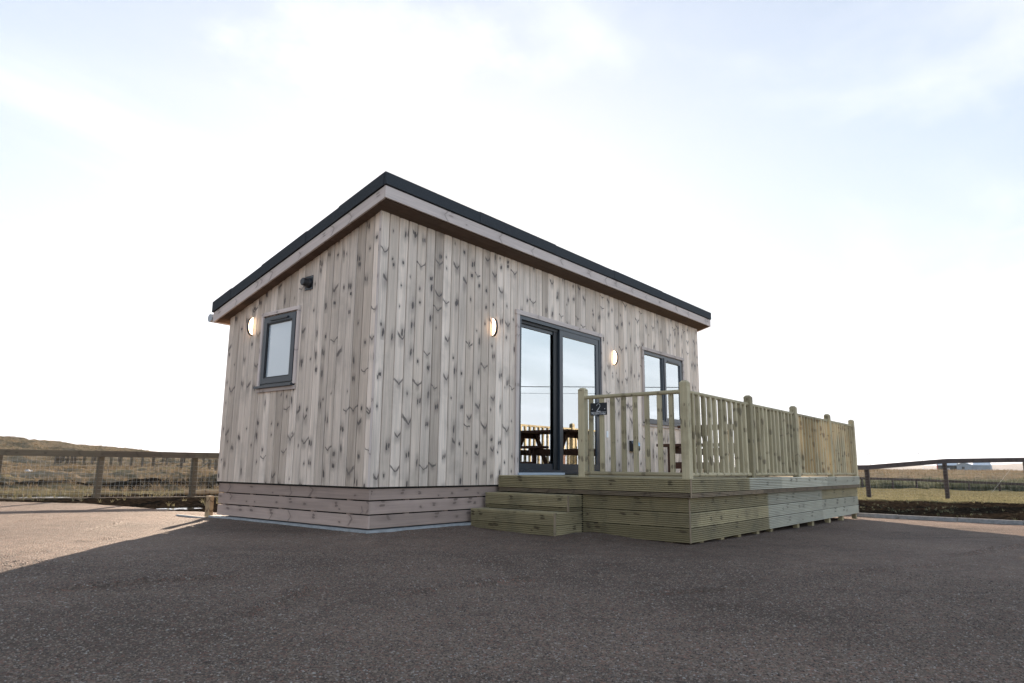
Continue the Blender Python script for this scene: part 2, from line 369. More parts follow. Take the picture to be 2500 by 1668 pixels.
# ------------------------------------------------------------------ ground
KERB = [(9.95, 1.5), (9.75, -2.39), (9.61, -4.84), (9.30, -9.5)]
def yard_bx(y):
    a = np.interp(y, [3, 5, 6.5, 8, 9.35, 10.3, 12.5, 16], [.75, .55, .45, .3, -.5, -2.5, -8, -20])
    k = np.interp(y, [-9.5, -4.84, -2.39, 1.5], [9.30, 9.61, 9.75, 9.95])
    return np.where(y > 3, a, k)
def padz(x, y): return .026*np.exp(-np.hypot(np.maximum(np.maximum(-.035-x, x-2.0), 0), np.maximum(np.maximum(-.035-y, y-3.1), 0))/.10) - .475 - .012*np.clip(x-1, 0, 9) + .02*np.clip(y, -2.6, 0)
def theta_blend(th): return sstep(math.radians(14), math.radians(58), th) * (1-sstep(math.radians(95), math.radians(170), th))
def height(x, y, detail=True):
    dx, dy = x-CAM.x, y-CAM.y; r = np.hypot(dx, dy); th = np.arctan2(dy, dx)
    zl = np.interp(r, [0, 17.5, 22.3, 24.2, 28, 40, 58, 72, 120, 180, 400, 6000], [-.5, -.5, -.50, -.30, -.22, -.22, -.40, -.05, 3.6, 3.2, 2, 2])
    far = np.interp(np.degrees(th), [60, 64.5, 75.5, 85], [.40, .50, 1.02, 1.4])
    zl = np.where(r > 72, -.05+(zl+.05)*far, zl)
    near = sstep(75, 64, np.degrees(th))
    zl = zl - .22*near*np.exp(-((r-50)/10)**2)
    zr = np.interp(r, [0, 14.3, 15.3, 19, 24, 40, 56, 75, 90, 150, 295, 330, 900, 6000], [-.88, -.88, -.60, -.46, -.52, -.82, -1.02, -1.30, -1.05, -.45, .85, .6, .4, 0])
    b = theta_blend(th); z = zl*b + zr*(1-b)
    if detail:
        a = sstep(19, 26, r)*.32 + sstep(60, 120, r)*.16
        lawn = (1-b)*sstep(19, 22, r)*(1-sstep(54, 60, r))
        a = a*(1-.9*lawn)
        z = z + a*fbm(x*.55, y*.55, 3, 4) + a*.35*fbm(x*2.1, y*2.1, 9, 3)
        soil = sstep(22, 18.5, r); z = z + soil*(.035*fbm(x*1.6, y*1.6, 21, 4)+.05*np.abs(fbm(x*4.5, y*4.5, 33, 3))) 
    return z
rs = list(np.arange(9.5, 26, .13)); 
while rs[-1] < 130: rs.append(rs[-1]*1.010)
while rs[-1] < 7000: rs.append(rs[-1]*1.05)
ths = list(np.radians(np.arange(-10, 88, .3))) + list(np.radians(np.arange(88, 350, 3)))
RR, TT = np.meshgrid(np.array(rs), np.array(ths), indexing='ij')
GX, GY = CAM.x+RR*np.cos(TT), CAM.y+RR*np.sin(TT)
GZ = height(GX, GY)
edge = yard_bx(GY)-GX + .10*fbm(GX*1.5, GY*1.5, 51, 3)
inside = sstep(-.02, .35, edge)*((GY < 13))
GZ = GZ - inside*.5
# wet hollows for the puddles
for (px, py, pr, dp) in ((1.15, 6.4, .75, .07), (2.0, 6.9, .7, .05), (-.2, 12.2, 1.0, .07), (.8, 11.4, .8, .05)):
    GZ = GZ - dp*np.exp(-(((GX-px)**2+(GY-py)**2)/pr**2)**2)
nr, ntn = GX.shape
V = np.stack([GX, GY, GZ], -1).reshape(-1, 3)
i, j = np.meshgrid(np.arange(nr-1), np.arange(ntn), indexing='ij'); j2 = (j+1) % ntn
F = np.stack([i*ntn+j, (i+1)*ntn+j, (i+1)*ntn+j2, i*ntn+j2], -1).reshape(-1, 4)
me = bpy.data.meshes.new('ground'); me.from_pydata(V.tolist(), [], F.tolist())
me.polygons.foreach_set('use_smooth', np.ones(len(F), bool))
th = TT; b_ = theta_blend(th)
nz = fbm(GX*.5, GY*.5, 77, 4)
soilL = np.maximum(sstep(21.5, 17.5, RR+nz*1.5), 1.0*np.exp(-((RR-23.4+nz*2.2)/1.6)**2))*b_; soilR = sstep(19.9, 18.6, RR+nz*1.0)*(1-b_)
green = ((1-b_)*sstep(17, 19, RR)*(1-sstep(55, 62, RR)) + b_*(sstep(26, 22, RR)*.4 + .5*sstep(.1, .5, nz)*sstep(60, 30, RR))*.8
         + .7*b_*np.exp(-((RR-56)/6)**2)*sstep(72, 64, np.degrees(TT)))
for nm, ar in (('soil', soilL+soilR), ('green', np.clip(green, 0, 1))):
    a = me.attributes.new(nm, 'FLOAT', 'POINT'); a.data.foreach_set('value', ar.reshape(-1).astype('f'))
o = link('ground', me, M['terrain'], kind='structure')

# gravel yard
def grid(name, xs, ys, zf, keep, mat, kind=None):
    A, B = np.meshgrid(xs, ys, indexing='ij'); Z = zf(A, B); n, m_ = A.shape
    V = np.stack([A, B, Z], -1).reshape(-1, 3)
    i, j = np.meshgrid(np.arange(n-1), np.arange(m_-1), indexing='ij')
    F = np.stack([i*m_+j, (i+1)*m_+j, (i+1)*m_+j+1, i*m_+j+1], -1)
    k = keep(A, B); ok = k[:-1, :-1] & k[1:, 1:]; F = F[ok]
    used = np.unique(F); mp = -np.ones(len(V), int); mp[used] = np.arange(len(used))
    me = bpy.data.meshes.new(name); me.from_pydata(V[used].tolist(), [], mp[F].tolist())
    me.polygons.foreach_set('use_smooth', np.ones(len(F), bool)); return link(name, me, mat, kind=kind)
RUTS = [((-3.2, -1.0), (-2.1, -1.35), .010), ((-2.75, -2.35), (-1.9, -1.9), .012), ((-1.35, -2.5), (-.75, -2.75), .014), ((-1.9, -2.45), (-1.35, -2.5), .007),
        ((3.2, -4.6), (5.5, -5.3), .016), ((.9, -4.1), (2.4, -4.75), .008), ((-.9, -3.5), (-.2, -3.9), .009), ((-2.2, 1.3), (-1.5, 1.6), .014), ((-1.7, 2.2), (-.9, 3.4), .018),
        ((-3.3, .3), (-2.4, .9), .010), ((-1.9, 4.1), (-.7, 4.6), .014), ((-.4, -2.9), (.4, -2.7), .007), ((-2.6, 3.4), (-1.4, 5.6), .012)]
def yz(x, y):
    z = padz(x, y) + .012*fbm(x*.5, y*.5, 5, 3) + .0045*fbm(x*4, y*4, 15, 3) + .003*fbm(x*16, y*16, 25, 2)
    sw = fbm(x*1.3, y*1.3, 61, 2)*.06
    for (a, b, h) in RUTS:
        ax, ay = a; ux, uy = b[0]-ax, b[1]-ay; l2 = ux*ux+uy*uy; l = math.sqrt(l2)
        t = ((x-ax)*ux+(y-ay)*uy)/l2; dd = ((x-ax)*(-uy)+(y-ay)*ux)/l + sw
        wl = sstep(-.08, .25, t)*sstep(1.08, .75, t)
        z = z + wl*h*(3.2 if a[1] < 0 else 1.0)*(np.exp(-(dd/.028)**2) - .9*np.exp(-((dd-.055)/.028)**2))*(.6+.8*vnoise(x*14, y*14, 71))
    z = z + .035*np.exp(-((x-1.95)**2/.15+(y+1.45)**2/.12))      # heaped against the step corner
    z = z - .16*sstep(.05, -.35, yard_bx(y)-x+.12*fbm(x*1.2, y*1.2, 52, 3))*(y > 3)
    return z
def ykeep(x, y): return (x < yard_bx(y)+np.where(y > 3, .4, .10))
xs = np.concatenate([np.arange(-16, -5, .4), np.arange(-5, 3, .035), np.arange(3, 9.6, .09), np.arange(9.6, 10.1, .04)])
ys = np.concatenate([np.arange(-14, -6.2, .4), np.arange(-6.2, 1, .035), np.arange(1, 13, .07)])
grid('gravel_yard', xs, ys, yz, ykeep, M['gravel'], 'structure')

# loose chips lying on the yard near the camera
def chips(n, seed):
    g = np.random.default_rng(seed); base = np.array([[1, 0, 0], [-1, 0, 0], [0, 1, 0], [0, -1, 0], [0, 0, 1], [0, 0, -1]], float)
    fc = np.array([[0, 2, 4], [2, 1, 4], [1, 3, 4], [3, 0, 4], [2, 0, 5], [1, 2, 5], [3, 1, 5], [0, 3, 5]])
    r = 2.0+ (g.random(n)**1.5)*4.2; t = np.radians(g.uniform(-6, 84, n))
    x = CAM.x+r*np.cos(t); y = CAM.y+r*np.sin(t)
    ok = (x < 1.2) | (y < -3.0); x, y = x[ok], y[ok]; ok = ~((x > -.1) & (y > -.1)); x, y = x[ok], y[ok]; n = len(x)
    s = g.uniform(.0028, .0056, n)*(1+.5*(g.random(n) > .93)); sc = np.stack([s*g.uniform(.8, 1.6, n), s*g.uniform(.6, 1.1, n), s*g.uniform(.4, .8, n)], -1)
    P = base[None]*sc[:, None]*g.uniform(.75, 1.2, (n, 6, 1)); a = g.uniform(0, 6.28, n); tl = g.normal(0, .3, n)
    ca, sa = np.cos(a)[:, None], np.sin(a)[:, None]; ct, st_ = np.cos(tl)[:, None], np.sin(tl)[:, None]
    X_, Y_, Z_ = P[..., 0], P[..., 1], P[..., 2]; Y2 = Y_*ct-Z_*st_; Z2 = Y_*st_+Z_*ct
    Vx = X_*ca-Y2*sa+x[:, None]; Vy = X_*sa+Y2*ca+y[:, None]; Vz = Z2+yz(x, y)[:, None]+s[:, None]*.15
    V = np.stack([Vx, Vy, Vz], -1).reshape(-1, 3); F = (fc[None]+6*np.arange(n)[:, None, None]).reshape(-1, 3)
    return V, F, np.repeat(g.random(n), 8)
def rawmesh(name, V, F, R, mat, kind):
    me = bpy.data.meshes.new(name); k = F.shape[1]
    me.vertices.add(len(V)); me.vertices.foreach_set('co', V.astype('f').ravel())
    me.loops.add(F.size); me.loops.foreach_set('vertex_index', F.astype('i').ravel())
    me.polygons.add(len(F)); me.polygons.foreach_set('loop_start', np.arange(0, F.size, k, dtype='i'))
    me.update(calc_edges=True)
    a = me.attributes.new('rnd', 'FLOAT', 'FACE'); a.data.foreach_set('value', R.astype('f'))
    return link(name, me, mat, kind=kind)
V, F, R = chips(80000, 5); rawmesh('gravel_chips', V, F, R, M['chip'], 'stuff')

# kerb
for k, (a, b) in enumerate(zip(KERB, KERB[1:])):
    pass
kb = MB()
def kx(y): return float(np.interp(y, [-9.5, -4.84, -2.39, 1.5], [9.30, 9.61, 9.75, 9.95]))
y0 = -9.4
while y0 < 1.4:
    a, b = y0, y0+.905
    zt = -.56+random.uniform(-.004, .004)
    P = [(kx(a), a), (kx(b), b), (kx(b)+.06, b), (kx(a)+.06, a)]
    lo = [Vector((p[0], p[1], -.75)) for p in P]; hi = [Vector((p[0], p[1], zt)) for p in P]
    kb.face(hi[::-1], [(0, 0)]*4); [kb.face([lo[i], lo[(i+1) % 4], hi[(i+1) % 4], hi[i]][::-1], [(0, 0)]*4) for i in range(4)]
    y0 += .915
kb.build('kerb', M['kerb'], kind='structure')
# lodge base slab
sb = MB(); sb.box((-.035, -.035, -.62), (8.2, 3.05, -.428)); sb.box((-.033, 3.052, -.62), (.0, 3.9, -.455)); sb.build('concrete_slab', M['conc'], kind='structure')
# puddles
def puddle(cx, cy, rx, ry, ang, z, n=28):
    m = MB(); pts = []
    for k in range(n):
        t = 2*math.pi*k/n; q = 1+.22*math.sin(3*t+cx*5)+.12*math.sin(5*t+cy)
        x, y = rx*q*math.cos(t), ry*q*math.sin(t)
        pts.append((cx+x*math.cos(ang)-y*math.sin(ang), cy+x*math.sin(ang)+y*math.cos(ang), z))
    m.face(pts, [(p[0], p[1]) for p in pts]); return m.build('puddle', M['water'], kind='structure')
puddle(1.1, 6.1, .30, .36, -.6, -.525); puddle(2.0, 7.4, .35, .2, -.5, -.53)
puddle(-.2, 12.2, .45, .35, -.5, -.52); puddle(.8, 11.4, .5, .25, -.4, -.51); puddle(64, 11.5, 9, 3.2, -1.45, -1.02)

# grass
def blades(name, n, rr, tt, hh, ww, mat, seed, per=7, lean=.35, keepf=None, pw=1.0):
    g = np.random.default_rng(seed)
    r = np.sqrt(rr[0]**2+(rr[1]**2-rr[0]**2)*g.random(n)**pw); t = np.radians(g.uniform(*tt, n))
    x = CAM.x+r*np.cos(t); y = CAM.y+r*np.sin(t)
    if keepf is not None: k = keepf(x, y, r, t, g); x, y, r = x[k], y[k], r[k]
    n = len(x); z = height(x, y)
    x = np.repeat(x, per)+g.normal(0, .07, n*per)*np.repeat(hh*2, n*per); y = np.repeat(y, per)+g.normal(0, .07, n*per)*np.repeat(hh*2, n*per); z = np.repeat(z, per)-.02
    tone = np.repeat(g.random(n), per)*.5+g.random(n*per)*.5
    h = hh*(1+.45*np.repeat(fbm(x[::per]*.16, y[::per]*.16, 88, 3), per))*g.uniform(.5, 1.25, n*per)*np.repeat(g.uniform(.6, 1.3, n), per); wv = ww*g.uniform(.7, 1.4, n*per)*np.repeat(np.clip(r/20, 1, 4), per)
    a = g.uniform(0, 6.28, n*per); la = g.uniform(0, 6.28, n*per); ll = h*np.abs(g.normal(0, lean, n*per))
    lx, ly = np.cos(la)*ll, np.sin(la)*ll+ll*.3
    dx, dy = np.cos(a)*wv, np.sin(a)*wv
    P = np.stack([np.stack([x-dx, y-dy, z], -1), np.stack([x+dx, y+dy, z], -1), np.stack([x+dx*.6+lx*.4, y+dy*.6+ly*.4, z+h*.6], -1), np.stack([x-dx*.6+lx*.4, y-dy*.6+ly*.4, z+h*.6], -1), np.stack([x+lx, y+ly, z+h], -1)], 1)
    N = n*per; b5 = 5*np.arange(N)[:, None]; F = np.concatenate([b5+np.array([[0, 1, 2]]), b5+np.array([[0, 2, 3]]), b5+np.array([[3, 2, 4]])])
    R = np.concatenate([tone]*3)
    return rawmesh(name, P.reshape(-1, 3), F, R, mat, 'stuff')
def k_moor(x, y, r, t, g):
    return (fbm(x*.3, y*.3, 3, 3)+g.normal(0, .3, len(x)) > .06)
blades('moor_grass', 30000, (21, 75), (59, 82), .16, .005, M['moorgrass'], 1, 8, 1.3, k_moor)
blades('moor_grass', 9000, (75, 135), (59, 80), .20, .005, M['moorgrass'], 2, 5, 1.2, k_moor)
def k_soil(x, y, r, t, g): return (x > yard_bx(y)+.25) & (r < 22) & (fbm(x*.8, y*.8, 44, 3)+g.normal(0, .2, len(x)) > .12)
blades('soil_grass', 1500, (13.5, 22), (58, 84),   .08, .004, M['lawn'], 3, 8, .7, k_soil)
blades('lawn_grass', 30000, (18.6, 56), (-4, 17), .05, .006, M['lawn'], 4, 6, .5)
blades('soil_grass', 700, (14.6, 19.5), (-4, 17), .06, .004, M['reed'], 5, 8, .8, lambda x, y, r, t, g: (x > kx(-3)+.3) & (fbm(x*.9, y*.9, 45, 3)+g.normal(0, .2, len(x)) > .1))
def k_reed(x, y, r, t, g): return (fbm(x*.25, y*.25, 12, 3)+g.normal(0, .15, len(x)) > -.35) & (np.hypot((x-64)/3.2, (y-11.5)/9.5) > 1.05)
blades('reeds', 9000, (58, 80), (-2, 13), .55, .010, M['reed'], 6, 7, .5, k_reed)
blades('moor_grass', 12000, (80, 290), (-2, 15), .35, .006, M['moorgrass'], 8, 5, .4, k_moor, .6)

# far hills
hx = MB()
for (r0, ta, tb, hh, sd_) in ((2300, -12, 22, 34, 5),):
    N = 60; prev = None
    for k in range(N+1):
        t = math.radians(ta+(tb-ta)*k/N); e = math.sin(math.pi*k/N)**.5
        h = hh*(.62+.3*float(fbm(np.array([k*.11]), np.array([2.0]), sd_, 3)[0]))*e*(1.15-.045*abs(ta+(tb-ta)*k/N-2))
        h = max(h, 1)
        ring = [Vector((CAM.x+(r0+dr)*math.cos(t), CAM.y+(r0+dr)*math.sin(t), hz)) for dr, hz in ((-260, -2), (-120, h*.55), (0, h), (400, h*.8), (900, -2))]
        if prev:
            for q in range(4): hx.face([prev[q], ring[q], ring[q+1], prev[q+1]][::-1], [(0, 0)]*4)
        prev = ring
hx.build('hills', M['hill'], kind='structure', smooth=True)

# ------------------------------------------------------------------ lodge
lodge = empty('timber_lodge', (4.08, 1.5, -.42), 'timber clad lodge with black mono pitch roof, sliding door and low slatted skirt', 'lodge')
def cut(rects, hole):
    out = []
    for (a, b, c0, d) in rects:
        ha, hb, hc, hd = hole
        if hb <= a or ha >= b or hd <= c0 or hc >= d: out.append((a, b, c0, d)); continue
        if ha > a: out.append((a, ha, c0, d))
        if hb < b: out.append((hb, b, c0, d))
        a2, b2 = max(a, ha), min(b, hb)
        if hc > c0: out.append((a2, b2, c0, hc))
        if hd < d: out.append((a2, b2, hd, d))
    return out
LW = (1.43, 2.14, 1.16, 2.03)            # opening in the gable wall (y0,y1,z0,z1)
DR = (2.415, 4.485, .10, 2.225)             # door opening (x)
RW = (5.86, 7.39, 1.0, 2.22)             # window opening (x)
BW = .1405
def board_profile(a, b, face, out, th=.02, e=.004):  # small v-edges
    return None
# gable wall boards (plane x=0, outward -x)
m = MB(); y = 0.0; k = 0
edges = [0.0, .113] + [.113+.1385*i for i in range(1, 21)] + [D]
edges = [e for e in edges if e < D-.03] + [D]
for a, b in zip(edges, edges[1:]):
    r = rnd(); o_ = random.uniform(-.002, .002); vo = rnd()*3; mid = (a+b)/2
    for (p, q, z0, z1) in cut([(a+.0042, b-.0042, 0, zs(mid)+.05)], LW):
        if q-p < .004: continue
        e = .007; X0 = o_; X1 = .022
        h_ = (q-p)/2; prof = [(X1, p), (X0+e+.002, p), (X0+.002, p+e), (X0+.0005, p+h_*.55), (X0, p+h_), (X0+.0005, q-h_*.55), (X0+.002, q-e), (X0+e+.002, q), (X1, q)] if q-p > .02 else [(X1, p), (X0, p), (X0, q), (X1, q)]
        m.prism(prof, 2, z0, z1, r, off=((p+q)/2-mid, vo), uc=1)
    # an occasional butt joint shown by a thin second piece
m.build('gable_cladding', M['clad'], lodge)
m = MB()
edges = [-.0] + [.129+.1412*i for i in range(0, 58)]
edges = [e for e in edges if e < L-.03] + [L]
for a, b in zip(edges, edges[1:]):
    r = rnd(); o_ = random.uniform(-.002, .002); vo = rnd()*3; mid = (a+b)/2
    for (p, q, z0, z1) in cut(cut([(a+.0042, b-.0042, 0, Z0+.04)], DR), RW):
        if q-p < .004: continue
        e = .007; X0 = o_; X1 = .022
        h_ = (q-p)/2; prof = [(p, X1), (p, X0+e+.002), (p+e, X0+.002), (p+h_*.55, X0+.0005), (p+h_, X0), (q-h_*.55, X0+.0005), (q-e, X0+.002), (q, X0+e+.002), (q, X1)] if q-p > .02 else [(p, X1), (p, X0), (q, X0), (q, X1)]
        m.prism(prof, 2, z0, z1, r, off=((p+q)/2-mid, vo), uc=0)
m.build('front_cladding', M['clad'], lodge)
# other two faces
m = MB(); x = 0
while x < L-.02: b = min(x+.14, L); m.box((x+.002, D-.02, 0), (b-.002, D, zs(D)+.03), 2); x = b
m.build('rear_cladding', M['clad'], lodge)
m = MB(); y = .025
while y < D-.03: b = min(y+.14, D-.022); m.box((L-.02, y+.002, 0), (L, b-.002, zs((y+b)/2)+.05), 2); y = b
m.build('end_cladding', M['clad'], lodge)
# structural shell (dark behind the gaps), with openings
m = MB()
for (p, q, z0, z1) in cut([(.024, D-.024, -.02, zs(D)-.02)], LW): m.box((.024, p, z0), (.09, q, z1), 2)
for (p, q, z0, z1) in cut(cut([(.095, L-.05, -.02, Z0-.01)], DR), RW): m.box((p, .024, z0), (q, .09, z1), 2)
m.box((.024, D-.09, -.02), (L-.024, D-.03, zs(D)-.02), 2); m.box((L-.09, .095, -.02), (L-.024, D-.1, zs(D)-.02), 2)
# sloped gable infill
for X0, X1 in ((.024, .09), (L-.09, L-.024)):
    m.prism([(.095, zs(D)-.01), (D-.095, zs(D)-.01), (.095, zs(.095)-.01)], 0, X0, X1)
m.build('wall_frame', M['dark'], lodge)
# interior
bx('interior_floor', (.1, .1, .02), (L-.1, D-.1, .06), M['floor'], lodge)
m = MB(); m.box((.1, D-.13, .07), (L-.1, D-.1, 2.1)); m.box((.1, .3, .07), (.13, D-.15, 2.1)); m.box((L-.13, .1, .07), (L-.1, D-.15, 2.1)); m.box((5.0, 1.2, .07), (5.08, D-.14, 2.1)); m.build('interior_wall', M['interior'], lodge)
# skirt boards
SKZ = [(-.414, -.286), (-.273, -.145), (-.132, -.018)]
for z0, z1 in SKZ:
    bx('skirt_board', (.03, .028, z0), (.052, D-.02, z1), M['skirt'], lodge, 1, .002)
    bx('skirt_board', (.054, .030, z0), (XD+.3, .052, z1), M['skirt'], lodge, 0, .002)
m = MB()
for y in np.arange(.35, D, .62): m = MB(); m.box((.054, y, -.42), (.09, y+.06, -.005), 2); m.build('skirt_batten', M['skirt'], lodge)
for x in np.arange(.55, 2.2, .6): m = MB(); m.box((x, .054, -.42), (x+.06, .09, -.005), 2); m.build('skirt_batten', M['skirt'], lodge)
m = MB(); m.box((.12, .12, -.42), (L-.1, D-.1, -.03)); m.build('underfloor', M['dark'], lodge)
# roof: soffit, fascia, felt
X0, X1, Ya, Yb = -OX, L+OX, -OY, YB
def slope(q): return [q[0], q[1], q[2]-SL*(q[1]+OY)]
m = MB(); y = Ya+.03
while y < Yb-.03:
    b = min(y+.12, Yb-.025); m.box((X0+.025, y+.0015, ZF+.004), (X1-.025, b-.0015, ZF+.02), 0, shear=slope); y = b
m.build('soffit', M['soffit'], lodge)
bx('fascia_board', (X0, Ya, ZF), (X1, Ya+.022, ZF+HF-.012), M['trim'], lodge, 0, .0015)
m = MB(); m.box((X0, Ya+.024, ZF), (X0+.022, Yb-.024, ZF+HF-.012), 1, shear=slope); m.build('fascia_board', M['trim'], lodge)
m = MB(); m.box((X1-.022, Ya+.024, ZF), (X1, Yb-.024, ZF+HF-.012), 1, shear=slope); m.build('fascia_board', M['trim'], lodge)
zb = ZF-SL*(Yb+OY); bx('fascia_board', (X0, Yb-.022, zb), (X1, Yb, zb+HF-.012), M['trim'], lodge, 0)
m = MB(); m.box((X0+.012, Ya+.012, ZF+HF-.02), (X1-.012, Yb-.012, ZF+HF+.004), 1, shear=slope); m.build('roof_batten', M['soffit'], lodge)
# roof deck between
m = MB(); m.box((X0+.03, Ya+.03, ZF+.03), (X1-.03, Yb-.03, ZF+HF-.03), 0, shear=slope); m.build('roof_deck', M['dark'], lodge)
m = MB(); tops = ZF+HF+.002
m.box((X0-.006, Ya-.006, tops), (X1+.006, Yb+.01, ZF+HF+HT-.012), 1, shear=slope, bev=0)
# edge lengths of felt trim, lapped
ee = [X0-.012, 1.35, 2.95, 4.55, 6.2, X1+.012]
for k, (a, b) in enumerate(zip(ee, ee[1:])):
    d = .004*(k % 2)+.003
    m.prism([(Ya-.012-d, tops-.005), (Ya-.012-d, ZF+HF+HT-.012+d), (Ya+.004-d, ZF+HF+HT+d), (Ya+.10, ZF+HF+HT+d-SL*.0), (Ya+.10, tops-.005)], 0, a, b, shear=slope)
ee = [Ya+.02, .55, 1.15, 2.05, 2.75, Yb+.012]
for Xs, sg in ((X0, -1), (X1, 1)):
    for k, (a, b) in enumerate(zip(ee, ee[1:])):
        d = .005*((k+1) % 2)+.003
        m.prism([(Xs+sg*(.012+d), tops-.005), (Xs+sg*(.012+d), ZF+HF+HT-.012+d), (Xs-sg*(.004-d), ZF+HF+HT+d), (Xs-sg*.1, ZF+HF+HT+d), (Xs-sg*.1, tops-.005)], 1, a, b, shear=slope)
m.build('roof_felt', M['felt'], lodge)
m = MB(); tube(m, [(X0-.01, Yb+.07, zb+.07), (X1, Yb+.07, zb+.05)], .055, 10); m.build('gutter', M['gutter'], lodge)
# corner strip
m = MB(); m.box((-.006, -.006, 0), (-.0025, .022, Z0+.03), 2, r=.1); m.build('corner_strip', M['trim'], lodge)

# vent cowl on gable
m = MB(); yv, zv = 1.25, 2.335
m.box((-.008, yv-.075, zv-.085), (-.003, yv+.075, zv+.085), 0)
pl = m.build('extractor_vent', M['black'], lodge)
m = MB(); tube(m, [(-.008, yv, zv), (-.03, yv, zv), (-.032, yv, zv), (-.095, yv+.003, zv+.002), (-.10, yv+.003, zv+.002)], [.062, .060, .054, .044, .038], 20); m.build('vent_pipe', M['black'], pl, smooth=False)
m = MB()
for sy in (-.06, .06):
    for sz in (-.07, .07): m = MB(); tube(m, [(-.011, yv+sy, zv+sz), (-.007, yv+sy, zv+sz)], .005, 8); m.build('screw', M['gutter'], pl)

# generic opening unit in a plane: P(u, out, z) maps to world
def ring(m, P, u0, u1, z0, z1, w, d0, d1, wt=None, wb=None, mi=0):
    """frame of four mitre-butted bars; d0..d1 depth (outward positive)"""
    wt = wt or w; wb = wb or w
    for (a, b, c0, d) in ((u0, u0+w, z0, z1), (u1-w, u1, z0, z1), (u0+w, u1-w, z1-wt, z1), (u0+w, u1-w, z0, z0+wb)):
        slab(m, P, a, b, d0, d1, c0, d, mi)
def slab(m, P, a, b, d0, d1, c0, d, mi=0):
    p = P(a, d0, c0); q = P(b, d1, d); m.box([min(p[i], q[i]) for i in range(3)], [max(p[i], q[i]) for i in range(3)], 2 if d-c0 > b-a else None, mi=mi)
PF = lambda u, o, z: (u, -o, z)           # front wall
PG = lambda u, o, z: (-o, u, z)           # gable wall

# sliding door
m = MB(); slab(m, PF, 2.352, 2.417, .002, .024, .118, 2.222); slab(m, PF, 2.338, 4.50, .002, .028, 2.224, 2.284); slab(m, PF, 4.479, 4.495, .002, .024, .118, 2.222)
door = m.build('sliding_door', M['trim'], lodge)
m = MB(); ring(m, PF, 2.4195, 4.477, .150, 2.219, .048, -.10, .012, wb=.03); slab(m, PF, 2.4195, 4.477, -.10, .010, .1505-.02, .1495)
m.build('door_frame', M['anth'], door)
m = MB(); ring(m, PF, 2.468, 3.43, .181, 2.170, .055, -.085, -.045, wt=.085, wb=.085); m.build('door_leaf', M['anth'], door)
m = MB(); ring(m, PF, 3.37, 4.428, .181, 2.170, .080, -.04, .004, wt=.085, wb=.085); m.build('door_leaf', M['anth'], door)
m = MB(); slab(m, PF, 3.27, 3.368, -.042, -.03, .19, 2.16); slab(m, PF, 2.4685, 3.368, -.042, -.02, 2.13, 2.169); m.build('gasket', M['gasket'], door)
bx('glass_pane', (2.52, .062, .26), (3.38, .068, 2.088), M['glass'], door)
bx('glass_pane', (3.447, .012, .26), (4.35, .018, 2.088), M['glass'], door)
m = MB(); slab(m, PF, 2.40, 3.42, .012, .05, .1185, .1475); m.build('threshold', M['alu'], door)
m = MB(); slab(m, PF, 4.375, 4.405, .004, .012, .98, 1.2); tube(m, [PF(4.39, .01, 1.0), PF(4.39, .05, 1.0), PF(4.39, .05, 1.17), PF(4.39, .01, 1.17)], .009, 8); m.build('handle', M['black'], door)

# front window
m = MB(); slab(m, PF, 5.795, 7.445, .002, .026, 2.222, 2.272); slab(m, PF, 5.81, 5.86, .002, .024, .99, 2.22); slab(m, PF, 7.39, 7.44, .002, .024, .99, 2.22); slab(m, PF, 5.80, 7.445, .002, .022, .925, .965)
win = m.build('window', M['trim'], lodge)
m = MB(); ring(m, PF, 5.862, 7.388, 1.002, 2.218, .055, -.08, .0); slab(m, PF, 6.60, 6.655, -.08, .0, 1.057, 2.163); m.build('window_frame', M['anth'], win)
m = MB(); ring(m, PF, 6.64, 7.35, 1.04, 2.175, .062, -.05, .012); m.build('opening_sash', M['anth'], win)
m = MB(); slab(m, PF, 6.78, 7.22, .0125, .022, 2.125, 2.15); m.build('trickle_vent', M['black'], win)
bx('glass_pane', (5.91, .03, 1.05), (6.605, .036, 2.17), M['glass'], win)
bx('glass_pane', (6.697, .012, 1.097), (7.293, .018, 2.118), M['glass'], win)
m = MB(); slab(m, PF, 5.84, 7.41, .0, .05, .968, .996); m.build('sill', M['anth'], win)

# gable window
m = MB(); slab(m, PG, 1.385, 2.185, .002, .028, 2.036, 2.082); slab(m, PG, 1.387, 1.43, .002, .026, 1.15, 2.034); slab(m, PG, 2.142, 2.183, .002, .026, 1.15, 2.034); slab(m, PG, 1.387, 2.185, .002, .022, 1.085, 1.128)
win = m.build('window', M['trim'], lodge)
m = MB(); ring(m, PG, 1.432, 2.138, 1.162, 2.028, .035, -.06, .004); m.build('window_frame', M['anth'], win)
m = MB(); ring(m, PG, 1.452, 2.118, 1.186, 2.008, .065, -.03, .022); m.build('opening_sash', M['anth'], win)
m = MB(); ring(m, PG, 1.515, 2.055, 1.248, 1.945, .018, -.02, .016); m.build('gasket', M['gasket'], win)
m = MB(); slab(m, PG, 1.60, 1.98, .0225, .038, 1.962, 1.984); m.build('trickle_vent', M['black'], win)
bx('glass_pane', (.004, 1.532, 1.265), (.010, 2.038, 1.928), M['frost'], win)
m = MB(); slab(m, PG, 1.42, 2.20, .0, .055, 1.131, 1.158); m.build('sill', M['anth'], win)

